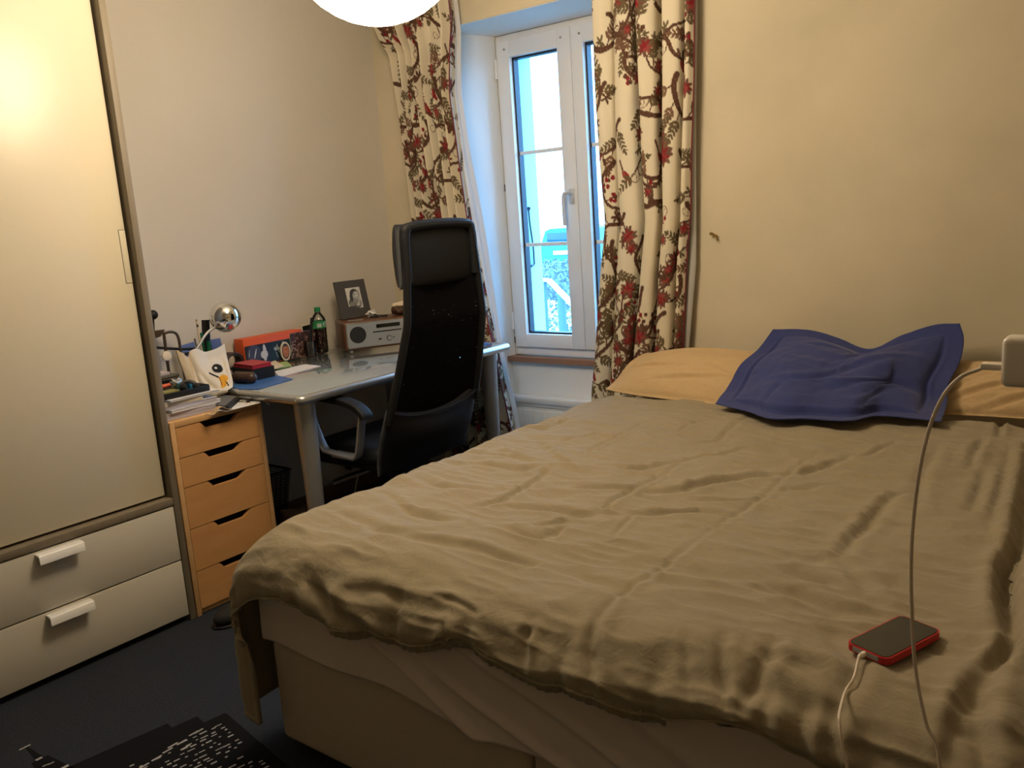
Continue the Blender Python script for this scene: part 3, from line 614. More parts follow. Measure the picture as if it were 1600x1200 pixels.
for s in (-1, 1):
    ya = CY+s*0.275
    bm = BM(); pts = [(-2.555, ya, 0.672), (-2.565, ya, 0.655), (-2.550, ya, 0.58), (-2.505, ya, 0.49), (-2.47, ya, 0.478), (-2.37, ya, 0.470), (-2.325, ya, 0.475), (-2.305, ya, 0.52), (-2.285, ya, 0.60), (-2.27, ya, 0.645)]
    tube(bm, pts, 0.01, seg=12, n=5, flat=(0.036, 0.010, Vector((0, 1, 0)))); box(bm, (-2.47, min(ya, ya-s*0.06), 0.455), (-2.35, max(ya, ya-s*0.06), 0.476), 0.004)
    arm = obj('armrest', bm, M['silver_d'], t)
    bm = BM(); tube(bm, [(-2.60, ya, 0.668), (-2.57, ya, 0.684), (-2.48, ya, 0.686), (-2.38, ya, 0.682), (-2.30, ya, 0.666), (-2.26, ya, 0.640), (-2.255, ya, 0.625)], 0.02, seg=14, n=5, flat=(0.052, 0.026, Vector((0, 1, 0)))); obj('arm_pad', bm, M['black_leather'], arm)
bm = BM(); cyl(bm, (-2.43, CY, 0.10), (-2.43, CY, 0.35), 0.025); cyl(bm, (-2.43, CY, 0.22), (-2.43, CY, 0.347), 0.034, 0.03); obj('gas_column', bm, M['black_plastic'], t)
bm = BM(); cyl(bm, (-2.43, CY, 0.075), (-2.43, CY, 0.125), 0.05, 0.04)
cs = []
for k in range(5):
    a = 2*math.pi*k/5+0.5; e = Vector((-2.43+0.28*math.cos(a), CY+0.28*math.sin(a), 0.07)); cs.append(e)
    tube(bm, [(-2.43, CY, 0.105), (-2.43+0.15*math.cos(a), CY+0.15*math.sin(a), 0.092), e], 0.018, seg=10)
obj('star_base', bm, M['black_plastic'], t)
for e in cs:
    bm = BM(); cyl(bm, (e.x-0.022, e.y, 0.0305), (e.x+0.022, e.y, 0.0305), 0.030, seg=20); cyl(bm, (e.x, e.y, 0.03), (e.x, e.y, 0.075), 0.008); obj('castor', bm, M['black_plastic'], t)
# ================================================================== BED
t = thing('double_bed', 'double divan bed with pale fitted sheet standing against the window wall', 'bed', (-0.96, 2.1, 0))
bx0, bx1, by0, by1 = -1.725, -0.205, 1.150, 3.055
bm = BM(); box(bm, (bx0+0.005, by0, 0.045), (-0.925, by1, 0.318), 0.022, 4); box(bm, (-0.921, by0, 0.045), (bx1-0.005, by1, 0.318), 0.022, 4); obj('divan_base', bm, M['divan'], t)
for (x, y) in ((-1.60, 1.26), (-1.0, 1.26), (-0.32, 1.26), (-1.60, 2.9), (-0.32, 2.9)):
    bm = BM(); cyl(bm, (x, y, 0), (x, y, 0.05), 0.028, 0.032); obj('foot', bm, M['black_plastic'], t)
bm = BM(); box(bm, (bx0, by0+0.006, 0.319), (bx1, by1, 0.535), 0.05, 5); obj('mattress', bm, M['sheet'], t)
# fitted sheet hanging slack over the foot end
uu, vv = np.meshgrid(np.linspace(0, 1, 260), np.linspace(0, 1, 40))
Xs = bx0-0.006+uu*(bx1-bx0+0.012); zlow = 0.312+0.010*np.sin(uu*9)+0.008*np.sin(uu*23+1)-0.012*uu
Zs = 0.520-vv*(0.520-zlow)
Ys = by0-0.004-0.004*np.sin(uu*3)-0.014*np.exp(-((uu-0.10-0.35*vv)/0.020)**2)-0.012*np.exp(-((uu-0.17-0.42*vv)/0.018)**2)-0.010*np.exp(-((uu-0.36-0.42*vv)/0.022)**2)-0.010*np.exp(-((uu-0.60-0.30*vv)/0.03)**2)+0.004*vnoise(Xs, Zs, 9, 4)-0.006*vv
V = np.stack([Xs, Ys, Zs], -1); V2 = V.copy(); V2[..., 1] += 0.003
shell_mesh('sheet', V, V2, M['sheet'], t)

# ---- duvet
NA, NB = 430, 460
XA, XBr, RX = -1.665, -0.150, 0.125
YA, RY = 1.235, 0.150
ZTOP = 0.600
a = np.linspace(XA-RX*math.pi/2-0.345, XBr+0.10*math.pi/2+0.33, NA); b = np.linspace(YA-RY*math.pi/2+0.012, 2.80, NB)
Aa, Bb = np.meshgrid(a, b)
Bb = Bb+np.where(Bb > 2.4, (Bb-2.4)/0.4, 0)*(-0.02+0.05*np.clip((Aa+1.7)/1.5, 0, 1)+0.02*np.sin(Aa*5))
def roll(s, r):  # s>=0 beyond the edge -> (out, drop)
    th = np.clip(s/r, 0, math.pi/2); rest = np.maximum(s-r*math.pi/2, 0)
    return r*np.sin(th), r*(1-np.cos(th))+rest
sl = np.maximum(XA-Aa, 0); ol, dl = roll(sl, RX); sr = np.maximum(Aa-XBr, 0); orr, dr = roll(sr, 0.10); sf = np.maximum(YA-Bb, 0); of, df = roll(sf, RY)
wv = np.clip((dl-0.01)/0.34, 0, 1); wv = wv*wv*(3-2*wv)   # beside the bed the cloth wraps round the foot corner instead of rolling down
sv = np.maximum(sf-0.10*wv, 0); thv = np.clip(sv/0.05, 0, math.pi/2); cyv = 0.05*np.sin(thv); cxv = 0.05*(1-np.cos(thv))+np.maximum(sv-0.05*math.pi/2, 0)
X = np.clip(Aa, XA, XBr)-ol+orr+wv*cxv*0.9; Y = np.maximum(Bb, YA-0.10*wv)-of*(1-wv)-np.clip(cyv, 0, 1)*wv; Z = ZTOP-dl-dr-df*(1-wv)
hemw = 0.012*np.sin(Aa*11+0.5)+0.010*np.sin(Aa*23)
Y = Y+np.clip(sf/0.2, 0, 1)*0.0; Z = Z+np.clip(sf/0.22, 0, 1)**2*(hemw+np.interp(Aa, [-1.8, -1.6, -1.2, -0.9, -0.5], [-0.02, -0.005, 0.015, 0.04, 0.05]))
# side drape swings out a little and waves
Xw = np.clip((dl-0.1)/0.3, 0, 1); X = X-Xw*(0.010+0.012*np.sin(Bb*6))+np.clip((dr-0.1)/0.3, 0, 1)*(0.01+0.015*np.sin(Bb*7))
S = np.stack([X, Y, Z], -1); N = normals(S); N *= np.sign(N[NB//2, NA//2, 2])
disp = 0.016*vnoise(Aa, Bb, 3.1, 1)+0.010*vnoise(Aa, Bb, 6.3, 2)+0.005*vnoise(Aa+0.4*Bb, Bb*2.2, 11, 3)+0.0024*vnoise(Aa, Bb*1.6, 31, 5)+0.0085*(0.5-np.abs(2*vnoise(Aa*0.55+0.25*Bb, Bb*1.7-0.2*Aa, 9, 6)))+0.0065*(0.5-np.abs(2*vnoise(Aa*0.5-0.3*Bb, Bb*1.8+0.2*Aa, 17, 8)))
def px6(x, y): return (700+x*0.4375, 620+y*0.4375)
def px2(x, y): return (320+x*0.3625, 820+y*0.3625)
def px9(x, y): return (700+x*0.375, 900+y*0.375)
def pid(x, y): return (x, y)
STR = [  # (map, points, amplitude mm, width mm, ridge side)
 (px6, [(200, 385), (340, 400), (470, 425), (600, 430)], 8, 16), (px6, [(460, 325), (560, 335), (650, 335), (640, 350)], 6, 12),
 (px6, [(640, 425), (760, 425), (900, 412), (1030, 430)], 8, 15), (px6, [(730, 340), (850, 335), (930, 300), (1060, 285), (1220, 278)], 9, 15),
 (px6, [(1160, 265), (1260, 270), (1370, 235), (1440, 205)], 7, 14), (px6, [(880, 365), (980, 372), (1130, 362)], 5, 11), (px6, [(560, 250), (640, 262), (740, 245), (880, 215)], 6, 14),
 (px6, [(860, 215), (960, 205), (1050, 180), (1260, 175)], 5, 12), (px6, [(330, 170), (390, 225), (435, 245)], 8, 13), (px6, [(130, 200), (210, 205), (290, 240)], 6, 14), (px6, [(60, 240), (180, 250), (270, 265), (350, 258)], 7, 14),
 (px6, [(110, 440), (230, 470), (330, 500), (400, 480)], 7, 15), (px6, [(0, 520), (130, 545), (300, 590)], 7, 14), (px6, [(300, 460), (420, 450), (520, 465)], 5, 11),
 (px6, [(100, 385), (190, 370), (330, 290), (370, 260)], 6, 12), (px6, [(480, 205), (560, 165), (690, 100)], 4, 9), (px6, [(540, 420), (590, 385), (680, 325), (830, 240)], 5, 10),
 (px6, [(500, 860), (560, 790), (640, 700), (800, 590), (940, 490)], 3.2, 9), (px6, [(940, 490), (1040, 415), (1130, 350), (1230, 260), (1330, 185)], 3, 9),
 (px6, [(1400, 590), (1440, 520), (1500, 450), (1560, 375), (1620, 345)], 9, 16), (px6, [(1120, 690), (1240, 705), (1380, 760), (1520, 810)], 8, 18), (px6, [(1230, 740), (1330, 770), (1450, 830)], 6, 14), (px6, [(1420, 620), (1490, 700), (1560, 760)], 6, 18),
 (px6, [(400, 610), (560, 670), (700, 730)], 5, 20), (px6, [(850, 160), (960, 150), (1080, 70)], 4, 12), (px6, [(1480, 210), (1540, 185), (1600, 160)], 6, 12), (px6, [(1180, 330), (1290, 320), (1400, 310)], 4, 13),
 (px6, [(700, 130), (820, 120), (900, 90)], 3, 10), (px6, [(300, 110), (380, 100), (470, 90)], 4, 12), (px6, [(590, 500), (640, 455), (660, 430)], 4, 8), (px6, [(370, 510), (400, 480), (430, 465)], 4, 8),
 (px2, [(390, 130), (440, 190), (490, 240), (570, 330)], 10, 20), (px2, [(980, 255), (1060, 280), (1150, 325)], 3.5, 8), (px2, [(870, 415), (920, 370), (970, 320)], 6, 9), (px2, [(620, 180), (720, 200), (800, 230)], 6, 18), (px2, [(230, 190), (300, 250), (380, 290)], 9, 22),
 (px2, [(700, 20), (900, 60), (1150, 110), (1400, 160)], 6, 16), (px2, [(1290, 500), (1340, 430), (1400, 380)], 5, 12),
 (px9, [(500, 400), (560, 330), (590, 250), (650, 160)], 9, 15), (px9, [(230, 280), (290, 210), (330, 130)], 5, 10), (px9, [(1110, 560), (1125, 450), (1150, 300)], 9, 12), (px9, [(1190, 540), (1280, 440), (1370, 320)], 10, 14), (px9, [(1260, 600), (1300, 520), (1340, 440)], 8, 12), (px9, [(1400, 700), (1440, 600), (1500, 500)], 9, 16), (px9, [(960, 540), (980, 400), (1000, 290)], 5, 10), (px9, [(1530, 760), (1550, 650), (1600, 540)], 9, 16),
 (pid, [(1540, 1190), (1525, 1150), (1530, 1100), (1545, 1060)], 12, 18), (pid, [(1480, 1180), (1500, 1120), (1525, 1080)], 8, 14),
 (pid, [(1568, 645), (1562, 670), (1560, 690)], 9, 10), (pid, [(1537, 690), (1525, 705), (1515, 730)], 9, 13), (pid, [(1540, 735), (1532, 760), (1520, 800)], 9, 15), (pid, [(1470, 690), (1440, 740), (1430, 800)], 5, 16), (pid, [(1580, 700), (1560, 780), (1545, 830)], 6, 14),
 (pid, [(1612, 700), (1596, 850), (1574, 900), (1572, 960), (1584, 1018)], 30, 17), (pid, [(1584, 1018), (1570, 1040), (1545, 1065)], 14, 12),
 (pid, [(1495, 650), (1520, 655), (1560, 650)], 8, 14), (pid, [(760, 655), (800, 668), (850, 672), (900, 655)], 7, 14), (pid, [(720, 700), (760, 712), (800, 716)], 7, 14), (pid, [(640, 745), (700, 760), (770, 770)], 7, 15), (pid, [(600, 770), (640, 800), (720, 815)], 6, 15), (pid, [(520, 800), (600, 830), (680, 836)], 5, 18),
 (pid, [(880, 690), (930, 680), (1000, 690)], 4, 11), (pid, [(1000, 650), (1060, 665), (1110, 660)], 3, 10), (pid, [(1240, 900), (1300, 915), (1360, 950)], 5, 16), (pid, [(1300, 1000), (1340, 1060), (1300, 1110)], 6, 18), (pid, [(1180, 1020), (1230, 1050), (1290, 1060)], 5, 18),
]
def sd_poly(pts):
    P = np.array(pts); best = np.full(Aa.shape, 1e9); sgn = np.ones(Aa.shape); par = np.zeros(Aa.shape); n = len(P)-1
    for i in range(n):
        p, q = P[i], P[i+1]; d = q-p; L2 = d@d+1e-12; tt = np.clip(((Aa-p[0])*d[0]+(Bb-p[1])*d[1])/L2, 0, 1)
        ex, ey = Aa-(p[0]+tt*d[0]), Bb-(p[1]+tt*d[1]); dd = np.hypot(ex, ey); m = dd < best
        best = np.where(m, dd, best); sgn = np.where(m, np.sign(d[0]*ey-d[1]*ex), sgn); par = np.where(m, (i+tt)/n, par)
    return best, sgn, par
for fn, pts, amp, wd in STR:
    q = []
    for p in pts:
        x, y = fn(*p); v = PZ(x, y, 0.60 if y < 960 else 0.585); q.append((v.x, v.y))
    dd, sg, pr = sd_poly(q); w_ = wd/1000*1.15; tap = np.clip(np.sin(np.pi*np.clip(0.08+0.84*pr, 0, 1)), 0, 1)**0.8
    tt = dd/w_*sg*(1 if q[-1][0] > q[0][0] else -1)
    disp += 1.3*amp/1000*tap*(-np.exp(-(tt/0.75)**2)+0.65*np.exp(-((tt-1.35)/0.9)**2)+0.30*np.exp(-((tt+1.5)/0.9)**2))
# gathers along the foot hem
hem = np.clip((sf-0.10)/0.10, 0, 1)
disp += hem*0.003*np.sin(Aa*95+3*np.sin(Aa*13))*np.clip(np.sin(Aa*4.2+1.5)+0.5, 0, 1)
for xx in (-1.44, -1.22, -1.02, -0.80, -0.62): disp += -0.011*np.exp(-((Aa-xx)/0.018)**2)*np.clip(sf/0.18, 0, 1)**2
disp += 0.022*np.clip((Aa-(-0.165+0.01*np.sin(Bb*5)))/0.012, 0, 1)*np.clip((Bb-1.28)/0.1, 0, 1)*np.clip((Aa+0.5), 0, 1)
disp *= 1-0.8*np.clip((dl-0.06)/0.12, 0, 1)
S = S+N*disp[..., None]
pass
edge = np.minimum.reduce([np.broadcast_to(np.arange(NA)[None, :], S.shape[:2])*(a[1]-a[0]), (NA-1-np.broadcast_to(np.arange(NA)[None, :], S.shape[:2]))*(a[1]-a[0]), np.broadcast_to(np.arange(NB)[:, None], S.shape[:2])*(b[1]-b[0]), (NB-1-np.broadcast_to(np.arange(NB)[:, None], S.shape[:2]))*(b[1]-b[0])])
N2 = normals(S); N2 *= np.sign(N2[NB//2, NA//2, 2])
puff = 1-np.exp(-(edge/0.022)); tk = 0.004+0.042*puff
tk *= 1-0.85*np.clip(sf/0.08, 0, 1)*np.clip(dl/0.05, 0, 1)
Bt = S-N2*tk[..., None]
S2 = S-N2*(0.012*np.exp(-edge/0.012))[..., None]
shell_mesh('duvet', S2, Bt, M['duvet'])
duv = bpy.data.objects['duvet']; tag(duv, 'rumpled tan linen duvet spread over the bed and hanging down its side', 'duvet')
def dz(x, y):
    d = (S2[..., 0]-x)**2+(S2[..., 1]-y)**2-(S2[..., 2] > 0.5)*1e-3; i = np.unravel_index(np.argmin(d), d.shape); return float(S2[i][2])
# pleated placket strip under the foot hem (part of the duvet)
xs = np.linspace(-1.44, -0.60, 640); row = []
for v in np.linspace(0, 1, 5):
    pts = []
    for x in xs:
        i = int(np.argmin(np.abs(a-x))); p = S2[0, i]; q_ = S2[14, i]
        pts.append((x, p[1]-0.003-0.0014*math.sin(x*330+math.sin(x*40))+0.006*v, p[2]+0.010-0.026*v))
    row.append(pts)
V = np.array(row); V2 = V.copy(); V2[..., 1] += 0.003; shell_mesh('placket', V, V2, M['duvet'], duv)

# ---- pillows
def hfield(nv, nu, pw, lo=0.0):
    u = np.clip((np.linspace(0, 1, nu)-lo)/(1-2*lo), 0, 1)[None, :]; v = np.clip((np.linspace(0, 1, nv)-lo)/(1-2*lo), 0, 1)[:, None]
    return (np.sin(np.pi*u)**pw*np.sin(np.pi*v)**pw)
def pillow(name, bot, top, left, right, th, m, label, group=None, lo=0.0, nu=110, nv=80, wr=0.006, seed=1, up=None, back=0.5, creases=()):
    A = coons(bot, top, left, right, nu, nv); n = normals(A)
    if n[nv//2, nu//2] @ np.array([0, -1, 0.6]) < 0: n = -n
    h = hfield(nv, nu, 0.55, lo); uu, vv = np.meshgrid(np.linspace(0, 1, nu), np.linspace(0, 1, nv))
    w1 = wr*(2*vnoise(uu*1.3+vv*0.5, vv*2.0, 4, seed)+1.2*vnoise(uu, vv*1.5, 9, seed+1)+0.6*vnoise(uu*1.5, vv, 21, seed+2))*np.clip(h+0.25, 0, 1)
    for (u0, v0, u1, v1, am, wd) in creases:
        d = np.array([u1-u0, v1-v0]); L2 = d@d; tt = np.clip(((uu-u0)*d[0]+(vv-v0)*d[1])/L2, 0, 1); dd = np.hypot(uu-u0-tt*d[0], vv-v0-tt*d[1]); sg = np.sign(d[0]*(vv-v0)-d[1]*(uu-u0)); q = dd/wd*sg
        w1 += am*np.sin(np.pi*np.clip(0.1+0.8*tt, 0, 1))*(-np.exp(-(q/0.8)**2)+0.7*np.exp(-((q-1.4)/0.9)**2))
    Fr = A+n*(h*th+w1)[..., None]+n*0.0015; Bk = A-n*(h*th*back)[..., None]-n*0.0015+n*(w1*(1-np.clip(h*3, 0, 1)))[..., None]
    o = shell_mesh(name, Fr, Bk, m); tag(o, label, 'pillow', group); return o
# left tan pillow
pillow('pillow', [(-1.76, 2.835, 0.602), (-1.60, 2.79, 0.600), (-1.32, 2.745, 0.603), (-1.02, 2.72, 0.604)], [(-1.690, 3.040, 0.715), (-1.45, 3.050, 0.735), (-1.2, 3.05, 0.735), (-1.00, 3.05, 0.72)],
       [(-1.76, 2.835, 0.602), (-1.745, 2.90, 0.632), (-1.725, 2.975, 0.688), (-1.690, 3.04, 0.715)], [(-1.02, 2.72, 0.604), (-1.01, 2.85, 0.65), (-1.0, 3.05, 0.72)],
       0.062, M['beige_linen'], 'plump tan pillow beside the curtain, left of the blue one', 'tan pillows', 0.03, wr=0.004, seed=3, creases=((0.05, 0.5, 0.45, 0.42, 0.008, 0.03), (0.3, 0.2, 0.7, 0.3, 0.006, 0.03), (0.5, 0.55, 0.8, 0.3, 0.005, 0.03)))
pillow('pillow', [(-0.62, 2.83, 0.604), (-0.50, 2.85, 0.606), (-0.36, 2.86, 0.608), (-0.02, 2.87, 0.606)], [(-0.66, 3.05, 0.735), (-0.45, 3.055, 0.742), (-0.25, 3.055, 0.738), (0.0, 3.05, 0.72)],
       [(-0.62, 2.83, 0.604), (-0.64, 2.94, 0.65), (-0.66, 3.05, 0.735)], [(-0.02, 2.87, 0.606), (0.0, 2.95, 0.65), (0.0, 3.05, 0.72)],
       0.062, M['beige_linen'], 'plump tan pillow to the right of the blue one', 'tan pillows', 0.03, wr=0.005, seed=9, creases=((0.1, 0.15, 0.5, 0.5, 0.010, 0.035), (0.3, 0.05, 0.75, 0.45, 0.009, 0.03), (0.0, 0.1, 0.3, 0.6, 0.006, 0.03)))
# blue flanged pillow leaning on the wall
def bp(x, y, Y): v = PY(x, y, Y); return (v.x, v.y, v.z)
def bz(x, y, z): v = PZ(x, y, z); return (v.x, v.y, v.z)
bot = [bz(1118, 631, 0.628), bz(1165, 642, 0.630), bz(1205, 655, 0.632), bz(1260, 655, 0.634), bz(1328, 658, 0.634), bz(1370, 650, 0.634), bz(1430, 655, 0.632), bz(1470, 660, 0.632)]
topc = [bp(1208, 515, 2.99), bp(1265, 516, 3.02), bp(1310, 528, 3.03), bp(1360, 546, 3.03), bp(1410, 524, 3.04), bp(1460, 508, 3.05), bp(1500, 506, 3.05)]
lc = [bot[0], bp(1140, 600, 2.77), bp(1157, 570, 2.84), bp(1185, 545, 2.92), topc[0]]
rc = [bot[-1], bp(1480, 630, 2.80), bp(1482, 600, 2.87), bp(1500, 565, 2.96), bp(1506, 530, 3.02), topc[-1]]
bpil = pillow('pillow', bot, topc, lc, rc, 0.085, M['blue_linen'], 'navy blue pillow with flanged edges leaning on the wall', None, 0.085, 150, 120, 0.007, 21, back=0.12,
       creases=((0.30, 0.30, 0.75, 0.62, 0.006, 0.03), (0.2, 0.75, 0.62, 0.80, 0.005, 0.025), (0.18, 0.55, 0.5, 0.5, 0.003, 0.025), (0.5, 0.25, 0.8, 0.45, 0.005, 0.03), (0.28, 0.10, 0.33, 0.30, 0.005, 0.02), (0.66, 0.1, 0.8, 0.3, 0.005, 0.025), (0.5, 0.9, 0.46, 0.7, 0.004, 0.03), (0.085, 0.1, 0.085, 0.9, 0.007, 0.012), (0.915, 0.9, 0.915, 0.1, 0.008, 0.012), (0.1, 0.085, 0.9, 0.085, 0.007, 0.014)))

# ================================================================== CURTAINS
def curtain(name, label, table, Yc, cross, zt, zb, nz, nu, seed, fold_gain, red_left=False, red_right=True, lin=None, lw_=0.02):
    p = chintz(1.9, 2.45, seed); cx = np.array(cross); cu, cy = cx[:, 0], cx[:, 1]
    P = np.array([list(q) for q in catmull([(u, y, 0) for u, y in cross], 16)]); 
    d = np.r_[0, np.cumsum(np.linalg.norm(np.diff(P[:, :2]*np.array([0.45, 1]), axis=0), axis=1))]; s = np.linspace(0, d[-1], nu); U = np.interp(s, d, P[:, 0]); YY = np.interp(s, d, P[:, 1])
    zz = np.linspace(zt, zb, nz); tb = np.array(sorted(table)); xl = np.interp(zz, tb[:, 0], tb[:, 1]); xr = np.interp(zz, tb[:, 0], tb[:, 2])
    k = np.ones(9)/9; pad_ = lambda q: np.convolve(np.r_[np.full(4, q[0]), q, np.full(4, q[-1])], k, 'valid')
    for _ in range(4): xl, xr = pad_(xl), pad_(xr)
    g = np.interp(zz, [0, 1.2, 2.3], fold_gain)[:, None]
    wob = 0.010*np.sin(zz*3.1+1)[:, None]*np.sin(U*9)[None, :]
    X = xl[:, None]+U[None, :]*(xr-xl)[:, None]+wob*0.6; Y = Yc+YY[None, :]*g+wob*0.5+0.004*vnoise(U[None, :]*3+0*zz[:, None], zz[:, None]+0*U[None, :], 6, seed)
    V = np.stack([X, Y, zz[:, None]+0*X], -1)
    col = p.at(np.broadcast_to(s[None, :]+0.15, X.shape), np.broadcast_to(2.42-zz[:, None], X.shape))
    V2 = V.copy(); V2[..., 1] += 0.0025
    o = shell_mesh(name, V, V2, M['curtain'], None, col); tag(o, label, 'curtain', 'printed window curtains')
    M.setdefault('maroon', mat('maroon_piping', (0.16, 0.02, 0.03), 0.8, bump=(100, 0.2, 0.001)))
    for flag, j in ((red_right, -1), (red_left, 0)):
        if flag:
            bm = BM(); tube(bm, [Vector(V[i, j])+Vector((0, -0.001, 0)) for i in range(0, nz, 12)]+[Vector(V[-1, j])], 0.0028, seg=6, smooth=False); obj('edge_piping', bm, M['maroon'], o)
    if lin is not None:
        lt = np.array(sorted(lin)); x2 = np.interp(zz[::6], lt[:, 0], lt[:, 1]); xi = xr[::6]-0.06
        ww = np.linspace(0, 1, 14); LX = xi[:, None]+ww[None, :]*(x2-xi)[:, None]; LY = Yc+0.022+0.006*np.sin(ww*14)[None, :]+0*LX+0.004*np.sin(zz[::6]*7)[:, None]
        LV = np.stack([LX, LY, zz[::6][:, None]+0*LX], -1); L2 = LV.copy(); L2[..., 1] += 0.002; shell_mesh('lining', LV, L2, M['lining'], o)
    # heading with hooks
    for j in range(0, nu, nu//9):
        bm = BM(); c = Vector(V[0, j]); 
        for q in range(12):
            pass
        tube(bm, [c+Vector((0, 0, -0.01)), c+Vector((0, 0.002, 0.012)), Vector((c.x, Yc, zt+0.020))], 0.0022, seg=6); obj('hook', bm, M['brass'], o)
    return o
tr = 3.10/3.05
crossR = [(0, .012), (.03, -.020), (.12, -.032), (.19, -.016), (.210, .008), (.235, -.018), (.33, -.042), (.43, -.030), (.470, .042), (.490, .042), (.500, -.030), (.58, -.046), (.665, -.030), (.685, .042), (.715, .042), (.728, -.026), (.80, -.044), (.885, -.032), (.912, .018), (.925, -.018), (.965, -.022), (1.0, .004)]
tabR = [(2.10, -1.881, -1.448), (1.74, -1.883, -1.457), (1.49, -1.876, -1.471), (1.24, -1.860, -1.483), (1.06, -1.891, -1.505), (0.85, -1.922, -1.521), (0.69, -1.944, -1.535), (0.52, -1.972, -1.56), (0.05, -1.99, -1.60), (2.35, -1.875, -1.44)]
tabR = [(z*1.0+(1-tr)*(z-1.3)*-1*0, a_*tr, b_*tr) for z, a_, b_ in tabR]
tabR = [(1.3+(z-1.3)*tr, a_, b_) for z, a_, b_ in tabR]; 
curtain('curtain', 'cream curtain printed with branches and red flowers, right of the window', tabR, 3.108, crossR, 2.34, 0.03, 600, 440, 5, [0.85, 1.0, 0.85], True, True, [(2.35, -1.462), (1.06, -1.505), (0.7, -1.545), (0.05, -1.58)])
crossL = []
for i in range(29):
    u = i/28; ph = i % 4; crossL.append((u+(-.008 if ph == 1 else .008 if ph == 3 else 0), [-.052, .006, .040, -.008][ph]*(0.8+0.3*math.sin(i*1.7))))
tabL = [(2.35, -3.12, -2.61), (2.20, -3.07, -2.605), (2.12, -3.03, -2.603), (2.08, -2.99, -2.618), (1.86, -2.965, -2.640), (1.60, -2.944, -2.615), (1.28, -2.930, -2.579), (0.978, -2.90, -2.531), (0.71, -2.88, -2.487), (0.53, -2.86, -2.457), (0.347, -2.84, -2.423), (0.02, -2.84, -2.40)]
k_ = 3.105/3.08; tabL = [(1.3+(z-1.3)*k_, a_*k_, b_*k_) for z, a_, b_ in tabL]
curtain('curtain', 'cream curtain printed with branches and red flowers, left of the window behind the chair', tabL, 3.105, crossL, 2.34, 0.03, 600, 380, 17, [1.0, 1.0, 0.8], False, True, [(z1*k_+1.3*(1-k_), x*k_) for z1, x in ((2.35, -2.602), (2.12, -2.595), (2.0, -2.608), (1.86, -2.617), (1.60, -2.587), (1.45, -2.565), (1.28, -2.543), (0.978, -2.512), (0.71, -2.480), (0.53, -2.450), (0.347, -2.415), (0.02, -2.39))])
t = thing('curtain_rod', 'long brass curtain rod mounted above the window', 'curtain rod', (-2.3, 3.108, 2.37))
bm = BM(); cyl(bm, (-3.18, 3.108, 2.372), (-1.38, 3.108, 2.372), 0.012, seg=20); obj('rod', bm, M['brass'], t)
for x in (-1.38,):
    bm = BM(); sphere(bm, (x+0.015, 3.108, 2.372), 0.024, 20, 14); obj('finial', bm, M['brass'], t)
for x in (-3.10, -2.3, -1.42):
    bm = BM(); cyl(bm, (x, 3.108, 2.385), (x, 3.165, 2.40), 0.006); cyl(bm, (x, 3.158, 2.40), (x, 3.1695, 2.40), 0.022, seg=20); obj('bracket', bm, M['brass'], t)

# wall hook
t = thing('wall_hook', 'small brass picture hook screwed into the wall above the bed', 'hook', tuple(PY(1116, 367, D-0.01)))
for (x, y) in ((1113, 365), (1119, 368)):
    c = PY(x, y, D-0.006); bm = BM(); cyl(bm, (c.x, D-0.0005, c.z), (c.x, D-0.018, c.z), 0.0035, seg=10); cyl(bm, (c.x, D-0.016, c.z), (c.x, D-0.021, c.z), 0.007, 0.006, seg=12); obj('screw', bm, M['brass'], t)
c = PY(1120, 370, D-0.01); bm = BM(); tube(bm, [(c.x-0.012, D-0.004, c.z+0.01), (c.x-0.002, D-0.012, c.z), (c.x+0.002, D-0.016, c.z-0.012), (c.x+0.004, D-0.008, c.z-0.016)], 0.0022, seg=8); obj('hook', bm, M['brass'], t)

# ================================================================== PENDANT GLOBE
LC = Vector((-1.690, 1.704, 2.052)); LR = 0.240
t = thing('pendant_lamp', 'large round glowing paper globe lamp hanging from the ceiling', 'lamp', tuple(LC))
prof = []
for i in range(73):
    th = math.pi*(0.045+0.91*i/72); rr = LR*(1+0.006*abs(math.sin(i*math.pi/4))); prof.append((rr*math.sin(th), -rr*math.cos(th)))
bm = BM(); lathe(bm, prof, LC, 56); obj('paper_globe', bm, M['globe'], t)
bm = BM(); cyl(bm, LC+Vector((0, 0, LR-0.03)), (LC.x, LC.y, ZC-0.03), 0.0035, seg=10); obj('cord', bm, M['white_plastic'], t)
bm = BM(); cyl(bm, (LC.x, LC.y, ZC-0.035), (LC.x, LC.y, ZC-0.001), 0.03, 0.05, seg=24); obj('ceiling_rose', bm, M['white_plastic'], t)

# ================================================================== CHARGER AND PHONE
ph = Vector((-0.313, 1.318, 0)); rz = -math.atan2(0.048, 0.131); zp = max(dz(ph.x+dx_, ph.y+dy_) for dx_ in (-.03, 0, .03) for dy_ in (-.06, 0, .06))+0.0045
t = thing('phone', 'black-screened phone in a red case charging on the duvet', 'phone', (ph.x, ph.y, zp), rz=rz)
def rrect(w, h, r, n=6):
    out = []
    for cx, cy, a0 in ((w/2-r, h/2-r, 0), (-w/2+r, h/2-r, 90), (-w/2+r, -h/2+r, 180), (w/2-r, -h/2+r, 270)):
        for k in range(n+1): a_ = math.radians(a0+90*k/n); out.append((cx+r*math.cos(a_), cy+r*math.sin(a_)))
    return out
bm = BM(); prism(bm, rrect(0.072, 0.142, 0.012), 'z', -0.0035, 0.0078); bez_edges(bm, 0.002, 2, 60); obj('case', bm, M['red_case'], t, local=True)
bm = BM(); prism(bm, rrect(0.0665, 0.1365, 0.010), 'z', 0.0070, 0.0088); obj('screen', bm, M['screen'], t, local=True)
bm = BM(); box(bm, (-0.022, -0.0722, -0.0005), (0.022, -0.0702, 0.0062)); obj('bottom_edge', bm, M['alu'], t, local=True)
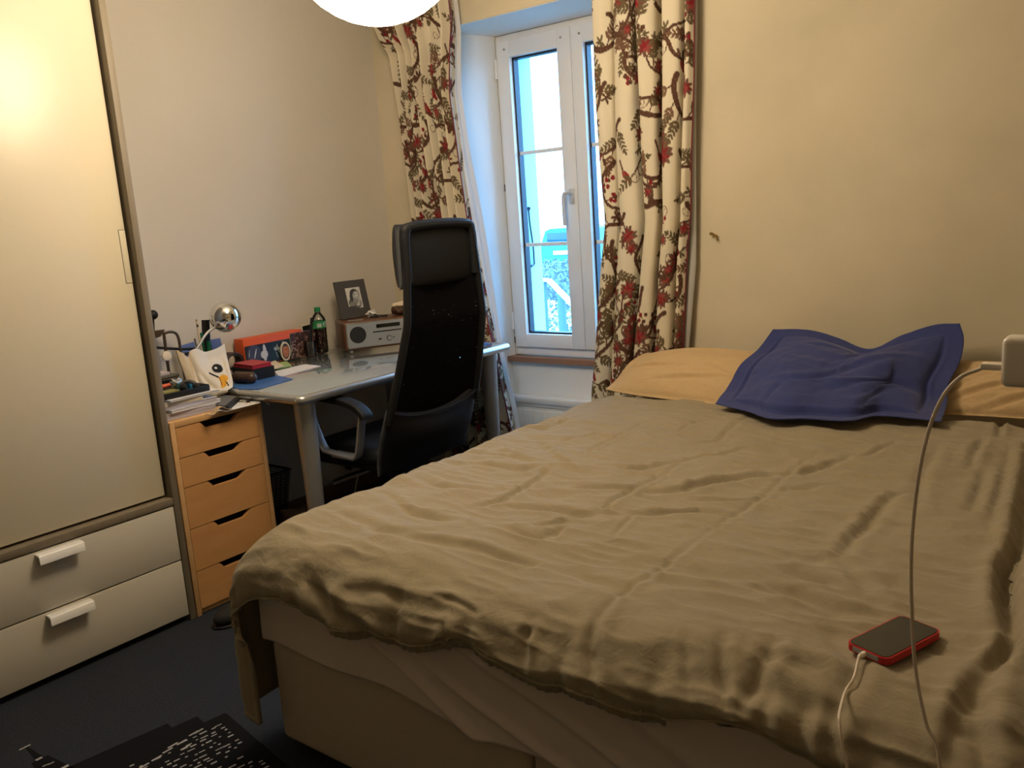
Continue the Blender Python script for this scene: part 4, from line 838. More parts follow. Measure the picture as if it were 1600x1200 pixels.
ax = Vector((math.sin(-rz), math.cos(-rz), 0)); pe = ph-ax*0.0715-Vector((ax.y, -ax.x, 0))*0.001; pe.z = zp+0.003
t = thing('charging_cable', 'long white charging cable looping from the wall adapter down to the phone', 'cable', tuple(pe))
bm = BM(); p1 = pe-ax*0.010; cyl(bm, pe, p1, 0.0042, 0.0042, seg=14); cyl(bm, p1, p1-ax*0.006+Vector((0, 0, -0.001)), 0.0032, 0.0022, seg=12); obj('phone_plug', bm, M['white_plastic'], t)
AY = 0.955
port = PY(1566, 573, AY)
bm = BM(); e1 = port+Vector((-0.021, -0.003, -0.0005)); box(bm, (port.x-0.0185, port.y-0.006, port.z-0.0033), (port.x, port.y+0.006, port.z+0.0033), 0.0015); obj('adapter_plug', bm, M['white_plastic'], t)
pts = [Vector((port.x-0.017, port.y, port.z))]
for (x, y, Yp) in ((1530, 577, AY), (1500, 590, AY), (1472, 622, .95), (1449, 680, .95), (1433, 760, .95), (1424, 860, .95), (1425, 960, .95), (1431, 1050, .95), (1447, 1130, .94), (1468, 1195, .93)): pts.append(PY(x, y, Yp))
pts += [Vector((-0.16, 0.90, 0.50)), Vector((-0.19, 0.87, 0.38)), Vector((-0.24, 0.90, 0.33)), Vector((-0.285, 0.98, 0.36)), Vector((-0.30, 1.025, 0.44))]
tail = [PY(1324, 1204, 1.045), PY(1317, 1172, 1.050), PY(1312, 1135, 1.062), PY(1312, 1112, 1.085)]
for (x, y) in ((1321, 1080), (1334, 1059)):
    zz_ = 0.59
    for _ in range(12):
        g = PZ(x, y, zz_); zn = ZTOP-(RY-math.sqrt(max(RY**2-max(YA-g.y, 0)**2, 0.001)))+0.006; zz_ = 0.6*zz_+0.4*zn
    tail.append(PZ(x, y, zz_))
pts += tail+[p1-ax*0.004]
bm = BM(); tube(bm, pts, 0.0020, seg=10, n=8); obj('cord', bm, M['cable'], t)
# adapter in its wall socket arm (plugged into an extension fixed to the right wall)
t = thing('power_adapter', 'white rounded power adapter with the charging cable plugged in', 'power adapter', (port.x+0.03, port.y, port.z))
pz0, pz1 = PY(1566, 601, AY).z, PY(1570, 524, AY).z
bm = BM(); box(bm, (port.x+0.0005, port.y-0.015, pz0), (port.x+0.068, port.y+0.015, pz1), 0.0065, 4); obj('body', bm, M['white_plastic'], t)
bm = BM(); box(bm, (port.x+0.067, port.y-0.012, pz0+0.004), (port.x+0.082, port.y+0.012, pz1-0.004), 0.003); obj('pin_block', bm, M['white_plastic'], t)
t = thing('bedside_cabinet', 'tall dark wooden cabinet just right of the bed foot', 'cabinet', (0.27, port.y, 0))
bm = BM(); box(bm, (0.08, port.y-0.2, 0.06), (0.48, port.y+0.2, port.z-0.0355), 0.003); obj('body', bm, M['brown_wood'], t)
for (x_, y_) in ((0.11, -0.17), (0.45, -0.17), (0.11, 0.17), (0.45, 0.17)):
    bm = BM(); cyl(bm, (x_, port.y+y_, 0), (x_, port.y+y_, 0.061), 0.015); obj('leg', bm, M['brown_wood'], t)
t = thing('extension_socket', 'white extension socket lying on the tall cabinet', 'extension socket', (0.2, port.y, port.z))
bm = BM(); box(bm, (port.x+0.0825, port.y-0.03, port.z-0.035), (0.30, port.y+0.03, port.z+0.035), 0.008, 3); obj('body', bm, M['white_plastic'], t)

# ================================================================== RUG
t = tag(None or (lambda bm: (box(bm, (-2.56, -0.9, 0.0005), (-1.0, 1.135+0.09, 0.008), 0.003), bm)[1])(BM()) and thing('area_rug', 'dark grey rug with a black skyline print and pale window marks', 'rug', (-1.8, 0.2, 0)), 'dark grey rug with a black skyline print and pale window marks', 'rug')
bm = BM(); box(bm, (-2.56, -0.9, 0.0005), (-1.0, 1.205, 0.008), 0.003)
zt_ = 0.0083
def rp(p, lift, mi):
    f = bm.faces.new([bm.verts.new((x, y, lift)) for x, y in p]); f.material_index = mi
    if f.normal.z < 0: f.normal_flip()
o0 = PZ(365, 1133, 0.008); ang = math.atan2(-0.043, 0.253); cx_, sx_ = math.cos(ang), math.sin(ang)
def loc(u, v): return (o0.x+u*cx_-v*sx_, o0.y+u*sx_+v*cx_)   # u along +X-ish, v along +Y-ish
for (u0, u1, v0, v1) in ((-0.075, 0.40, -0.55, 0.012), (-0.12, -0.075, -0.5, -0.05), (-0.15, -0.12, -0.4, -0.12), (0.40, 0.46, -0.55, -0.05), (0.46, 0.62, -0.55, -0.14)):
    u, uu_ = u0, u1; 
    rp([loc(u0, v0), loc(u1, v0), loc(u1, v1), loc(u0, v1)], zt_, 1)
R = random.Random(8)
u = -0.03
while u < 0.60:
    v = -0.02 if u < 0.40 else -0.09 if u < 0.46 else -0.17
    while v > -0.5:
        if R.random() < 0.62:
            L_ = R.choice((0.007, 0.011, 0.016, 0.020)); wd_ = R.choice((0.0035, 0.0045, 0.0055)); du = R.uniform(-.003, .003)
            rp([loc(u+du, v-L_), loc(u+du+wd_, v-L_), loc(u+du+wd_, v), loc(u+du, v)], zt_+0.0005, 2)
        v -= R.uniform(0.018, 0.030)
    u += R.uniform(0.0125, 0.021)
for (x, y) in ((225, 1197), (245, 1185), (262, 1173), (270, 1165), (284, 1160), (290, 1168), (303, 1146), (310, 1143)):
    c = PZ(x, y, 0.008); L_ = 0.014; rp([(c.x-0.003, c.y-L_), (c.x+0.003, c.y-L_), (c.x+0.003, c.y+L_), (c.x-0.003, c.y+L_)], zt_+0.0006, 2)
sp = [PZ(x, y, 0.008) for x, y in ((40, 1166), (62, 1186), (85, 1205))]
dirv = (sp[2]-sp[0]).normalized(); nn = Vector((-dirv.y, dirv.x, 0))
rp([tuple((sp[0]+nn*0.003)[:2]), tuple((sp[0]-nn*0.003)[:2]), tuple((sp[1]-nn*0.010)[:2]), tuple((sp[1]+nn*0.010)[:2])], zt_, 1)
q0 = sp[1]; rp([tuple((q0+nn*0.02)[:2]), tuple((q0-nn*0.02)[:2]), tuple((q0+dirv*0.6-nn*0.11)[:2]), tuple((q0+dirv*0.6+nn*0.11)[:2])], zt_, 1)
for (x, y, l_, w_) in ((39, 1168, .014, .006), (61, 1186, .008, .009), (69, 1197, .004, .004), (74, 1195, .004, .004), (78, 1194, .004, .004), (82, 1192, .004, .004), (101, 1199, .010, .010)):
    c = PZ(x, y, 0.008); rp([(c.x-w_/2, c.y-l_), (c.x+w_/2, c.y-l_), (c.x+w_/2, c.y+l_), (c.x-w_/2, c.y+l_)], zt_+0.0006, 2)
obj('pile', bm, [M['rug'], M['rug_black'], M['rug_white']], t, smooth=False)

# ================================================================== UNDER / BESIDE DESK
c = PZ(453, 733, 0.30)
t = thing('waste_bin', 'square black wire mesh waste bin under the desk end', 'waste bin', (c.x-0.12, c.y-0.12, 0))
bm = BM(); x1, y1 = c.x, c.y; x0, y0 = max(x1-0.23, XL+0.03), y1-0.23; ins = 0.035
for zr, k, rr in ((0.30, 0, 0.006), (0.006, 1, 0.004)):
    q = ins*k; loop = [(x0+q, y0+q, zr), (x1-q, y0+q, zr), (x1-q, y1-q, zr), (x0+q, y1-q, zr), (x0+q, y0+q, zr)]; tube(bm, loop, rr, seg=8, smooth=False)
for (xa, ya, xb_, yb_) in ((x0, y0, x1, y0), (x1, y0, x1, y1), (x1, y1, x0, y1), (x0, y1, x0, y0)):
    cxm, cym = (x0+x1)/2, (y0+y1)/2
    f = lambda x, y, k: (cxm+(x-cxm)*(1-k*0.30), cym+(y-cym)*(1-k*0.30))
    for i in range(0, 25):
        q = i/24; px_, py_ = xa+(xb_-xa)*q, ya+(yb_-ya)*q; b0 = f(px_, py_, 1); tube(bm, [(px_, py_, 0.298), (b0[0], b0[1], 0.006)], 0.0012, seg=4, smooth=False)
    for j in range(1, 24):
        k = j/24; z_ = 0.30*(1-k)+0.006*k; p_ = f(xa, ya, k); q_ = f(xb_, yb_, k); tube(bm, [(p_[0], p_[1], z_), (q_[0], q_[1], z_)], 0.0012, seg=4, smooth=False)
obj('wire_body', bm, M['bin_mesh'], t); bm = BM(); box(bm, (x0+ins, y0+ins, 0.003), (x1-ins, y1-ins, 0.006)); obj('bin_floor', bm, M['bin_mesh'], t)
# crumpled paper bag
def lump(name, c, s, m, label, cat, seed, sq=3.0, nz_=0.25):
    u, v = np.meshgrid(np.linspace(0, 2*np.pi, 60), np.linspace(-np.pi/2, np.pi/2, 34)); f = lambda q: np.sign(q)*np.abs(q)**(2/sq)
    X_, Y_, Z_ = f(np.cos(v))*f(np.cos(u)), f(np.cos(v))*f(np.sin(u)), f(np.sin(v)); n = 1+nz_*(vnoise(X_+Y_*0.7, Z_+Y_*0.6, 2.1, seed)+0.5*vnoise(X_-Y_, Z_+X_, 5, seed+1))
    V_ = np.stack([c[0]+X_*s[0]*n, c[1]+Y_*s[1]*n, c[2]+np.maximum(Z_*s[2]*n, -s[2])], -1)
    o = grid_mesh(name, V_, m); b_ = BM(); b_.from_mesh(o.data); bmesh.ops.remove_doubles(b_, verts=b_.verts, dist=1e-5); bmesh.ops.recalc_face_normals(b_, faces=b_.faces); b_.to_mesh(o.data); b_.free()
    return tag(o, label, cat)
c = PZ(452, 815, 0.05); lump('paper_bag', (c.x+0.13, c.y-0.01, 0.07), (0.08, 0.10, 0.07), M['kraft'], 'crumpled brown paper bag on the floor by the desk leg', 'paper bag', 31, 4, 0.5)
c = PZ(345, 975, 0.0); t = thing('slipper', 'dark slipper on the floor at the foot of the drawer unit', 'slipper', (c.x, c.y, 0))
bm = BM(); sphere(bm, (c.x+0.02, c.y+0.06, 0.028), 0.05, 24, 16, (0.9, 1.9, 0.75))
for v in bm.verts: v.co.z = max(v.co.z, 0.012)
obj('upper', bm, M['blk_fabric'], t); bm = BM(); sphere(bm, (c.x+0.02, c.y+0.06, 0.007), 0.05, 24, 12, (0.95, 2.0, 0.13)); obj('sole', bm, M['black_plastic'], t)

# ================================================================== THINGS ON THE DESK
def slab(bm, q, th, up=None, mi=0):
    """slab from 4 corners q (counterclockwise), thickness th against the normal"""
    q = [Vector(p) for p in q]; n = (q[1]-q[0]).cross(q[3]-q[0]).normalized(); n = n if up is None or n.dot(Vector(up)) > 0 else -n
    a_ = [bm.verts.new(p) for p in q]; b_ = [bm.verts.new(p-n*th) for p in q]; fs = [bm.faces.new(a_), bm.faces.new(b_[::-1])]
    for i in range(4): fs.append(bm.faces.new((a_[i], a_[(i+1) % 4], b_[(i+1) % 4], b_[i])))
    for f in fs: f.material_index = mi
    return n
def painted(name, q, p, m, parent, off=0.0006, nx=90, ny=60, up=None):
    q = [np.array(v) for v in q]; u, v = np.meshgrid(np.linspace(0, 1, nx), np.linspace(0, 1, ny)); u_, v_ = u[..., None], v[..., None]
    S_ = (1-u_)*(1-v_)*q[0]+u_*(1-v_)*q[1]+u_*v_*q[2]+(1-u_)*v_*q[3]; n = np.cross(q[1]-q[0], q[3]-q[0]); n /= np.linalg.norm(n)
    if up is not None and n @ np.array(up) < 0: n = -n
    W_ = (p.nx-1)*p.res; H_ = (p.ny-1)*p.res; col = p.at(u*W_, v*H_)
    return shell_mesh(name, S_+n*off, S_+n*0.0001, m, parent, col)

# radio
FL = PZ(541, 553, ZT); ang = math.atan2(0.272, 0.150)
t = thing('radio', 'walnut table radio with grey face and round black speakers on the desk', 'radio', (FL.x, FL.y, ZT), rz=ang)
RW, RD_, RH = 0.415, 0.185, 0.142
bm = BM(); box(bm, (0, 0, 0.010), (RW, RD_, RH), 0.012, 4); obj('cabinet', bm, M['walnut'], t, local=True)
bm = BM(); prism(bm, [(x+RW/2, z+0.077) for x, z in rrect(RW-0.026, 0.108, 0.008)], 'y', -0.003, 0.004); bez_edges(bm, 0.001, 1, 60); fp = obj('faceplate', bm, M['alu'], t, local=True)
bm = BM(); prism(bm, [(x+RW/2, z+0.077) for x, z in rrect(RW-0.020, 0.114, 0.010)], 'y', -0.001, 0.003); obj('plate_rim', bm, M['silver'], t, local=True)
for x in (0.062, RW-0.062):
    bm = BM(); cyl(bm, (x, -0.0045, 0.080), (x, 0.002, 0.080), 0.038, seg=36); obj('speaker_grille', bm, M['blk_fabric'], t, local=True)
bm = BM(); box(bm, (0.150, -0.0045, 0.102), (0.262, 0.002, 0.119)); obj('display', bm, M['screen'], t, local=True)
bm = BM(); box(bm, (0.132, -0.0045, 0.0825), (0.268, 0.002, 0.0875), 0.001); obj('disc_slot', bm, M['void'], t, local=True)
bm = BM(); cyl(bm, (0.207, -0.008, 0.050), (0.207, 0, 0.050), 0.010, seg=24); obj('dial', bm, M['alu'], t, local=True)
bm = BM(); cyl(bm, (0.207, -0.0042, 0.050), (0.207, 0, 0.050), 0.0125, seg=24); obj('dial_ring', bm, M['void'], t, local=True)
bm = BM(); cyl(bm, (0.228, -0.0045, 0.052), (0.228, 0, 0.052), 0.003, seg=12); obj('button', bm, M['void'], t, local=True); bm = BM(); box(bm, (0.155, -0.0045, 0.047), (0.170, 0, 0.053)); obj('indicator', bm, M['void'], t, local=True)
for x in (0.03, RW-0.03):
    for y in (0.02, RD_-0.02):
        bm = BM(); cyl(bm, (x, y, 0.0003), (x, y, 0.0115), 0.010, seg=16); obj('foot', bm, M['silver_d'], t, local=True)
RT = ZT+RH
def on_radio(u, v, z=0): return Vector((FL.x+u*math.cos(ang)-v*math.sin(ang), FL.y+u*math.sin(ang)+v*math.cos(ang), RT+z))
# photo frame on the radio
b1_, b2_ = PZ(535, 499.5, RT+0.003), PZ(581, 492, RT+0.003); hgt = 0.172
lean = Vector((-0.045, 0.012, hgt)); q = [b1_, b2_, b2_+lean, b1_+lean]
for q_i in (0,): pass
t = thing('photo_frame', 'dark slate photo frame with a black and white portrait on the radio', 'photo frame', tuple(b1_))
bm = BM(); nF = slab(bm, q, 0.012, (1, -1, 0)); bez_edges(bm, 0.0015, 1); obj('frame', bm, M['wood_frame'], t)
def bil(q, u, v): return q[0]*(1-u)*(1-v)+q[1]*u*(1-v)+q[2]*u*v+q[3]*(1-u)*v
pp = Paint(0.06, 0.08, 0.001, (0.55, 0.54, 0.50))
G = lambda g_: (g_, g_, g_*0.95)
pp.ell(0.029, 0.020, 0.026, 0.024, 0, G(.10)); pp.ell(0.033, 0.052, 0.019, 0.022, 0.2, G(.03)); pp.ell(0.024, 0.040, 0.012, 0.018, 0.3, G(.035)); pp.ell(0.037, 0.048, 0.0125, 0.017, -0.25, G(.36)); pp.ell(0.041, 0.050, 0.007, 0.012, -0.2, G(.50)); pp.ell(0.033, 0.053, 0.0028, 0.0014, 0, G(.05)); pp.ell(0.042, 0.053, 0.0025, 0.0013, 0, G(.06)); pp.ell(0.040, 0.040, 0.0038, 0.0014, 0.1, G(.10)); pp.ell(0.030, 0.028, 0.008, 0.010, 0.3, G(.22)); pp.ell(0.046, 0.026, 0.006, 0.016, -0.25, G(.34)); pp.ell(0.041, 0.014, 0.009, 0.006, 0.2, G(.42)); pp.ell(0.016, 0.016, 0.012, 0.009, 0.5, G(.2)); pp.ell(0.050, 0.036, 0.004, 0.005, 0, G(.4)); pp.ell(0.012, 0.004, 0.02, 0.006, 0, G(.05))
uq = [bil(q, *c_) for c_ in ((0.30, 0.24), (0.78, 0.24), (0.78, 0.80), (0.30, 0.80))]; painted('portrait', [v+nF*0.0002 for v in uq], pp, M['paint'], t, 0.0008, 60, 80, (1, -1, 0))
bm = BM(); mid = bil(q, 0.55, 0.5)-nF*0.012; slab(bm, [mid+Vector((0, -0.02, 0.02)), mid+Vector((0, 0.02, 0.02)), Vector((mid.x-0.030, mid.y+0.03, RT+0.002)), Vector((mid.x-0.030, mid.y-0.01, RT+0.002))], 0.003); obj('strut', bm, M['wood_frame'], t)
# small things on the radio
c = on_radio(0.165, 0.115, 0.016); lump('tissue', tuple(c), (0.020, 0.026, 0.015), M['paper'], 'crumpled white tissue on the radio beside the photo frame', 'tissue', 41, 2.2, 0.8)
c = on_radio(0.185, 0.05, 0.0); t = thing('glasses', 'folded black glasses lying on the radio', 'glasses', tuple(c))
for s_ in (-1, 1):
    bm = BM(); pts = [on_radio(0.185+s_*0.022+0.017*math.cos(a_), 0.06+0.010*math.sin(a_), 0.005) for a_ in np.linspace(0, 2*math.pi, 14)]; tube(bm, pts, 0.0026, seg=8, smooth=False); obj('lens_frame', bm, M['black_plastic'], t)
    bm = BM(); tube(bm, [on_radio(0.185+s_*0.040, 0.06, 0.005), on_radio(0.185+s_*0.038, 0.085, 0.005), on_radio(0.185-s_*0.02, 0.095+0.004*s_, 0.006)], 0.0022, seg=8); obj('temple', bm, M['black_plastic'], t)
bm = BM(); slab(bm, [on_radio(0.03, 0.03, 0.0045), on_radio(0.10, 0.025, 0.0045), on_radio(0.10, 0.04, 0.0045), on_radio(0.03, 0.045, 0.0045)], 0.0042, (0, 0, 1)); tag(obj('memory_stick', bm, M['silver_d']), 'small grey memory stick on the front edge of the radio', 'memory stick')
t = thing('leather_pouch', 'dark pouch with white papers at the back of the radio beside the chair', 'pouch', tuple(on_radio(0.285, 0.09)))
o = lump('body', tuple(on_radio(0.30, 0.09, 0.021)), (0.038, 0.045, 0.020), M['brown_leather'], 'x', 'x', 47, 3, 0.3); del o['label']; del o['category']; o.parent = t; o.matrix_parent_inverse = world_of(t).inverted()
bm = BM(); slab(bm, [on_radio(0.27, 0.10, 0.030), on_radio(0.33, 0.09, 0.034), on_radio(0.33, 0.12, 0.062), on_radio(0.27, 0.13, 0.050)], 0.002); obj('papers', bm, M['paper_warm'], t)

# bottle
c = PZ(503, 551, ZT); t = thing('water_bottle', 'clear plastic water bottle with green cap and label on the desk', 'bottle', (c.x, c.y, ZT))
bm = BM(); prof = [(0.001, 0.0), (0.026, 0.0), (0.031, 0.006), (0.0325, 0.02), (0.031, 0.035), (0.0325, 0.05), (0.031, 0.065), (0.0325, 0.08), (0.032, 0.10), (0.033, 0.115), (0.033, 0.148), (0.030, 0.162), (0.020, 0.178), (0.0125, 0.188), (0.0125, 0.196)]; lathe(bm, prof, (c.x, c.y, ZT), 32); obj('body', bm, M['pet'], t)
pl = Paint(0.21, 0.036, 0.001, (0.02, 0.20, 0.06)); pl.ell(0.155, 0.018, 0.022, 0.014, 0, (0.55, 0.6, 0.55)); pl.ell(0.155, 0.018, 0.018, 0.0105, 0, (0.06, 0.22, 0.10)); pl.rect(0.105, 0.006, 0.125, 0.024, (0.35, 0.38, 0.38))
for i_ in range(7): pl.rect(0.145+i_*0.003, 0.015, 0.1465+i_*0.003, 0.020, (0.6, 0.65, 0.7))
th_, vz = np.meshgrid(np.linspace(0, 2*np.pi, 120), np.linspace(0, 1, 20)); Lb = np.stack([c.x+0.0334*np.cos(th_+2.2), c.y+0.0334*np.sin(th_+2.2), ZT+0.116+vz*0.033], -1); L2 = Lb.copy(); L2[..., 0] -= 0.0004*np.cos(th_+2.2); L2[..., 1] -= 0.0004*np.sin(th_+2.2); shell_mesh('label', Lb, L2, M['paint'], t, pl.at(th_/(2*np.pi)*0.209, vz*0.035))
bm = BM(); cyl(bm, (c.x, c.y, ZT+0.192), (c.x, c.y, ZT+0.212), 0.0145, 0.0138, seg=24); bez_edges(bm, 0.001); obj('cap', bm, M['green_cap'], t)
# tumbler with black stirrers
c = PZ(487, 557, ZT); t = thing('glass_tumbler', 'small clear tumbler standing before the bottle', 'glass', (c.x, c.y, ZT))
bm = BM(); lathe(bm, [(0.001, 0.0), (0.022, 0.0), (0.0275, 0.07), (0.026, 0.07), (0.0215, 0.008), (0.001, 0.008)], (c.x, c.y, ZT), 28); obj('glass', bm, M['tumbler_glass'], t)
for (dx_, dy_, ex, ey, L_) in ((-0.008, -0.008, 0.010, 0.014, 0.175), (0.002, -0.002, 0.016, 0.012, 0.168)):
    bm = BM(); tube(bm, [(c.x+dx_, c.y+dy_, ZT+0.010), (c.x+ex, c.y+ey, ZT+L_)], 0.0042, seg=10, smooth=False); o = obj('pen', bm, M['black_plastic'])
    tag(o, 'black pen standing in the tumbler', 'pen', 'black pens in the tumbler')
# orange picture box
ytl = PX(379, 531, -3.13).y; ytr = PX(471, 513.5, -3.13).y; ztp = PX(379, 531, -3.13).z
t = thing('picture_box', 'orange-topped box with dark printed front leaning along the wall', 'box', (-3.16, (ytl+ytr)/2, ZT))
bm = BM(); box(bm, (-3.195, ytl, ZT+0.0005), (-3.13, ytr, ztp), 0.002); obj('box_body', bm, M['orange'], t)
pb = Paint(0.40, 0.11, 0.0015, (0.014, 0.020, 0.045)); pb.rect(0.0, 0, 0.02, 0.11, (0.02, 0.02, 0.03)); pb.ell(0.06, 0.06, 0.045, 0.05, 0, (0.045, 0.055, 0.10))
pb.seg(0.058, 0.040, 0.075, 0.085, 0.003, (0.50, 0.52, 0.58)); pb.seg(0.022, 0.05, 0.030, 0.085, 0.002, (0.35, 0.36, 0.4))
for (x_, y_, a_, b_) in ((0.125, 0.050, 0.024, 0.022), (0.130, 0.075, 0.010, 0.028), (0.128, 0.030, 0.010, 0.016)): pb.ell(x_, y_, a_, b_, 0.1, (0.50, 0.50, 0.54))
pb.rect(0.17, 0, 0.40, 0.11, (0.008, 0.022, 0.034)); pb.ell(0.205, 0.068, 0.012, 0.010, 0, (0.28, 0.32, 0.34)); pb.ell(0.225, 0.066, 0.010, 0.009, 0, (0.25, 0.28, 0.30)); pb.seg(0.205, 0.05, 0.215, 0.02, 0.003, (0.2, 0.24, 0.26)); pb.seg(0.225, 0.05, 0.25, 0.03, 0.003, (0.2, 0.24, 0.26)); pb.ell(0.217, 0.083, 0.006, 0.008, 0, (0.2, 0.2, 0.2)); pb.seg(0.255, 0.08, 0.256, 0.098, 0.003, (0.25, 0.28, 0.3))
zb_ = ZT+0.004; painted('printed_front', [(-3.1298, ytl+0.003, zb_), (-3.1298, ytr-0.003, zb_), (-3.1298, ytr-0.003, ztp-0.031), (-3.1298, ytl+0.003, ztp-0.031)], pb, M['paint_gloss'], t, 0.0006, 240, 70, (1, 0, 0))
# oval portrait plaque
c = PX(450, 549, -3.10); t = thing('oval_plaque', 'small oval portrait plaque leaning on the picture box', 'plaque', (c.x, c.y, ZT))
hh = (c.z-ZT)*1.0; hh = max(hh, 0.036)
def disc(name, C0, ry, rz_, X0, th, m, parent, n=40):
    bm = BM(); prism(bm, [(C0[0]+ry*math.cos(2*math.pi*k/n), C0[1]+rz_*math.sin(2*math.pi*k/n)) for k in range(n)], 'x', X0, X0+th); return obj(name, bm, m, parent)
disc('rim', (c.y, ZT+hh), 0.026, hh-0.0005, -3.122, 0.006, M['paper_warm'], t)
po = Paint(0.04, 0.06, 0.001, (0.03, 0.03, 0.035)); po.ell(0.02, 0.030, 0.016, 0.024, 0, (0.40, 0.14, 0.07)); po.ell(0.015, 0.036, 0.003, 0.002, 0, (.06, .02, .02)); po.ell(0.025, 0.036, 0.003, 0.002, 0, (.06, .02, .02)); po.ell(0.02, 0.028, 0.002, 0.005, 0, (.50, .2, .11)); po.ell(0.02, 0.018, 0.005, 0.002, 0, (.2, .03, .03)); po.ell(0.02, 0.056, 0.018, 0.008, 0, (.02, .02, .02))
th_, rr_ = np.meshgrid(np.linspace(0, 2*np.pi, 60), np.linspace(0.001, 1, 24)); Sv = np.stack([-3.1155+0*th_, c.y+0.020*rr_*np.cos(th_), ZT+hh+(hh-0.008)*rr_*np.sin(th_)], -1); L2 = Sv.copy(); L2[..., 0] -= 0.0006
shell_mesh('portrait', Sv, L2, M['paint'], t, po.at(0.02+0.0195*rr_*np.cos(th_), 0.03+0.0295*rr_*np.sin(th_)))
# crowd postcard and black card behind the bottle
ya, yb = PX(458, 540, -3.11).y, PX(512, 540, -3.11).y
pc = Paint(0.16, 0.10, 0.0015, (0.05, 0.028, 0.024)); R = random.Random(2)
for i_ in range(260): pc.ell(R.uniform(0, .16), R.uniform(0, .10), R.uniform(.002, .005), R.uniform(.002, .006), R.random()*3, R.choice(((.20, .11, .09), (.03, .015, .015), (.12, .05, .045), (.30, .2, .17), (.07, .02, .03))))
t = thing('postcard', 'brown crowd postcard leaning on the wall behind the bottle', 'postcard', (-3.12, (ya+yb)/2, ZT))
bm = BM(); q = [Vector((-3.1265, ya, ZT+0.0005)), Vector((-3.1265, yb, ZT+0.0005)), Vector((-3.1265, yb, ZT+0.115)), Vector((-3.1265, ya, ZT+0.115))]; slab(bm, q, 0.003, (1, 0, 0)); obj('card', bm, M['paper_warm'], t); painted('picture', q, pc, M['paint_gloss'], t, 0.0007, 100, 70, (1, 0, 0))
a_, b_ = PX(470, 508, -3.165), PX(492, 503, -3.165)
bm = BM(); q = [Vector((-3.158, a_.y, ZT+0.0005)), Vector((-3.158, b_.y+0.04, ZT+0.0005)), Vector((-3.165, b_.y+0.04, b_.z)), Vector((-3.165, a_.y, a_.z))]; slab(bm, q, 0.004, (1, 0, 0)); t = thing('framed_card', 'small black card with pale border behind the orange box end', 'card', (-3.16, a_.y, ZT)); obj('border', bm, M['paper_warm'], t)
bm = BM(); q2 = [bil(q, u_, v_)+Vector((0.001, 0, 0)) for u_, v_ in ((0.05, 0.70), (0.97, 0.70), (0.97, 0.97), (0.05, 0.95))]; slab(bm, q2, 0.0008, (1, 0, 0)); obj('black_face', bm, M['screen'], t)
# dark box with red book
zb = ZT+0.047
A_, B_, C_ = PZ(395, 578, zb), PZ(428, 571, zb), PZ(362, 573.5, zb); C_.x = max(C_.x, XL+0.1); D_ = B_+C_-A_
bm = BM(); prism(bm, [(v.x, v.y) for v in (A_, B_, D_, C_)], 'z', ZT+0.0035, zb); bez_edges(bm, 0.002); tag(obj('dark_box', bm, M['black_plastic']), 'dark navy box under the red notebook on the desk', 'box')
t = thing('red_notebook', 'red notebook lying on the dark box', 'notebook', tuple((A_+D_)/2))
def inset(k): ctr = (A_+D_)/2; return [(ctr.x+(v.x-ctr.x)*k, ctr.y+(v.y-ctr.y)*k) for v in (A_, B_, D_, C_)]
bm = BM(); prism(bm, inset(0.90), 'z', zb+0.0005, zb+0.0045); prism(bm, inset(0.90), 'z', zb+0.0125, zb+0.0155); obj('cover', bm, M['red'], t); bm = BM(); prism(bm, inset(0.87), 'z', zb+0.0045, zb+0.0125); obj('pages', bm, M['red'], t)
# papers on the desk
def sheet(name, px_, z, th, m, label, cat, grp=None):
    bm = BM(); q = [PZ(x, y, z+th) for x, y in px_]; prism(bm, [(v.x, v.y) for v in q], 'z', z, z+th); return tag(obj(name, bm, m), label, cat, grp)
sheet('blue_folder', [(352, 601), (374, 608), (404, 607.5), (458, 592), (432, 586), (400, 590)], ZT+0.0004, 0.0028, M['blue_card'], 'bright blue folder lying under the dark box on the desk', 'folder')
sheet('paper_sheet', [(429, 580), (436, 589), (501, 571.5), (476, 569)], ZT+0.0004, 0.0018, M['paper'], 'white printed sheet lying on the glass desk', 'paper')
sheet('green_notepad', [(424, 569), (432, 575), (455, 569.5), (447, 564)], ZT+0.0026, 0.008, M['green_card'], 'pale green notepad at the foot of the picture box', 'notepad')
sheet('envelope', [(410, 570), (424, 577), (443, 571), (430, 563)], ZT+0.0112, 0.004, M['paper_warm'], 'pale envelope lying on the green notepad', 'envelope')
sheet('blue_leaflet', [(746, 537.5), (750, 540.5), (766, 537), (757, 534.5)], ZT+0.0004, 0.002, M['blue_card'], 'dark blue leaflet at the window end of the desk', 'leaflet')
# light blue bag beside curtain
c = PZ(746, 532, ZT); lump('blue_bag', (c.x-0.10, c.y-0.16, ZT+0.051), (0.05, 0.06, 0.05), mat('sky_plastic', (0.16, 0.42, 0.68), 0.4, bump=(20, 0.4, 0.004)), 'small pale blue bag on the desk beside the curtain', 'bag', 51, 3, 0.4)
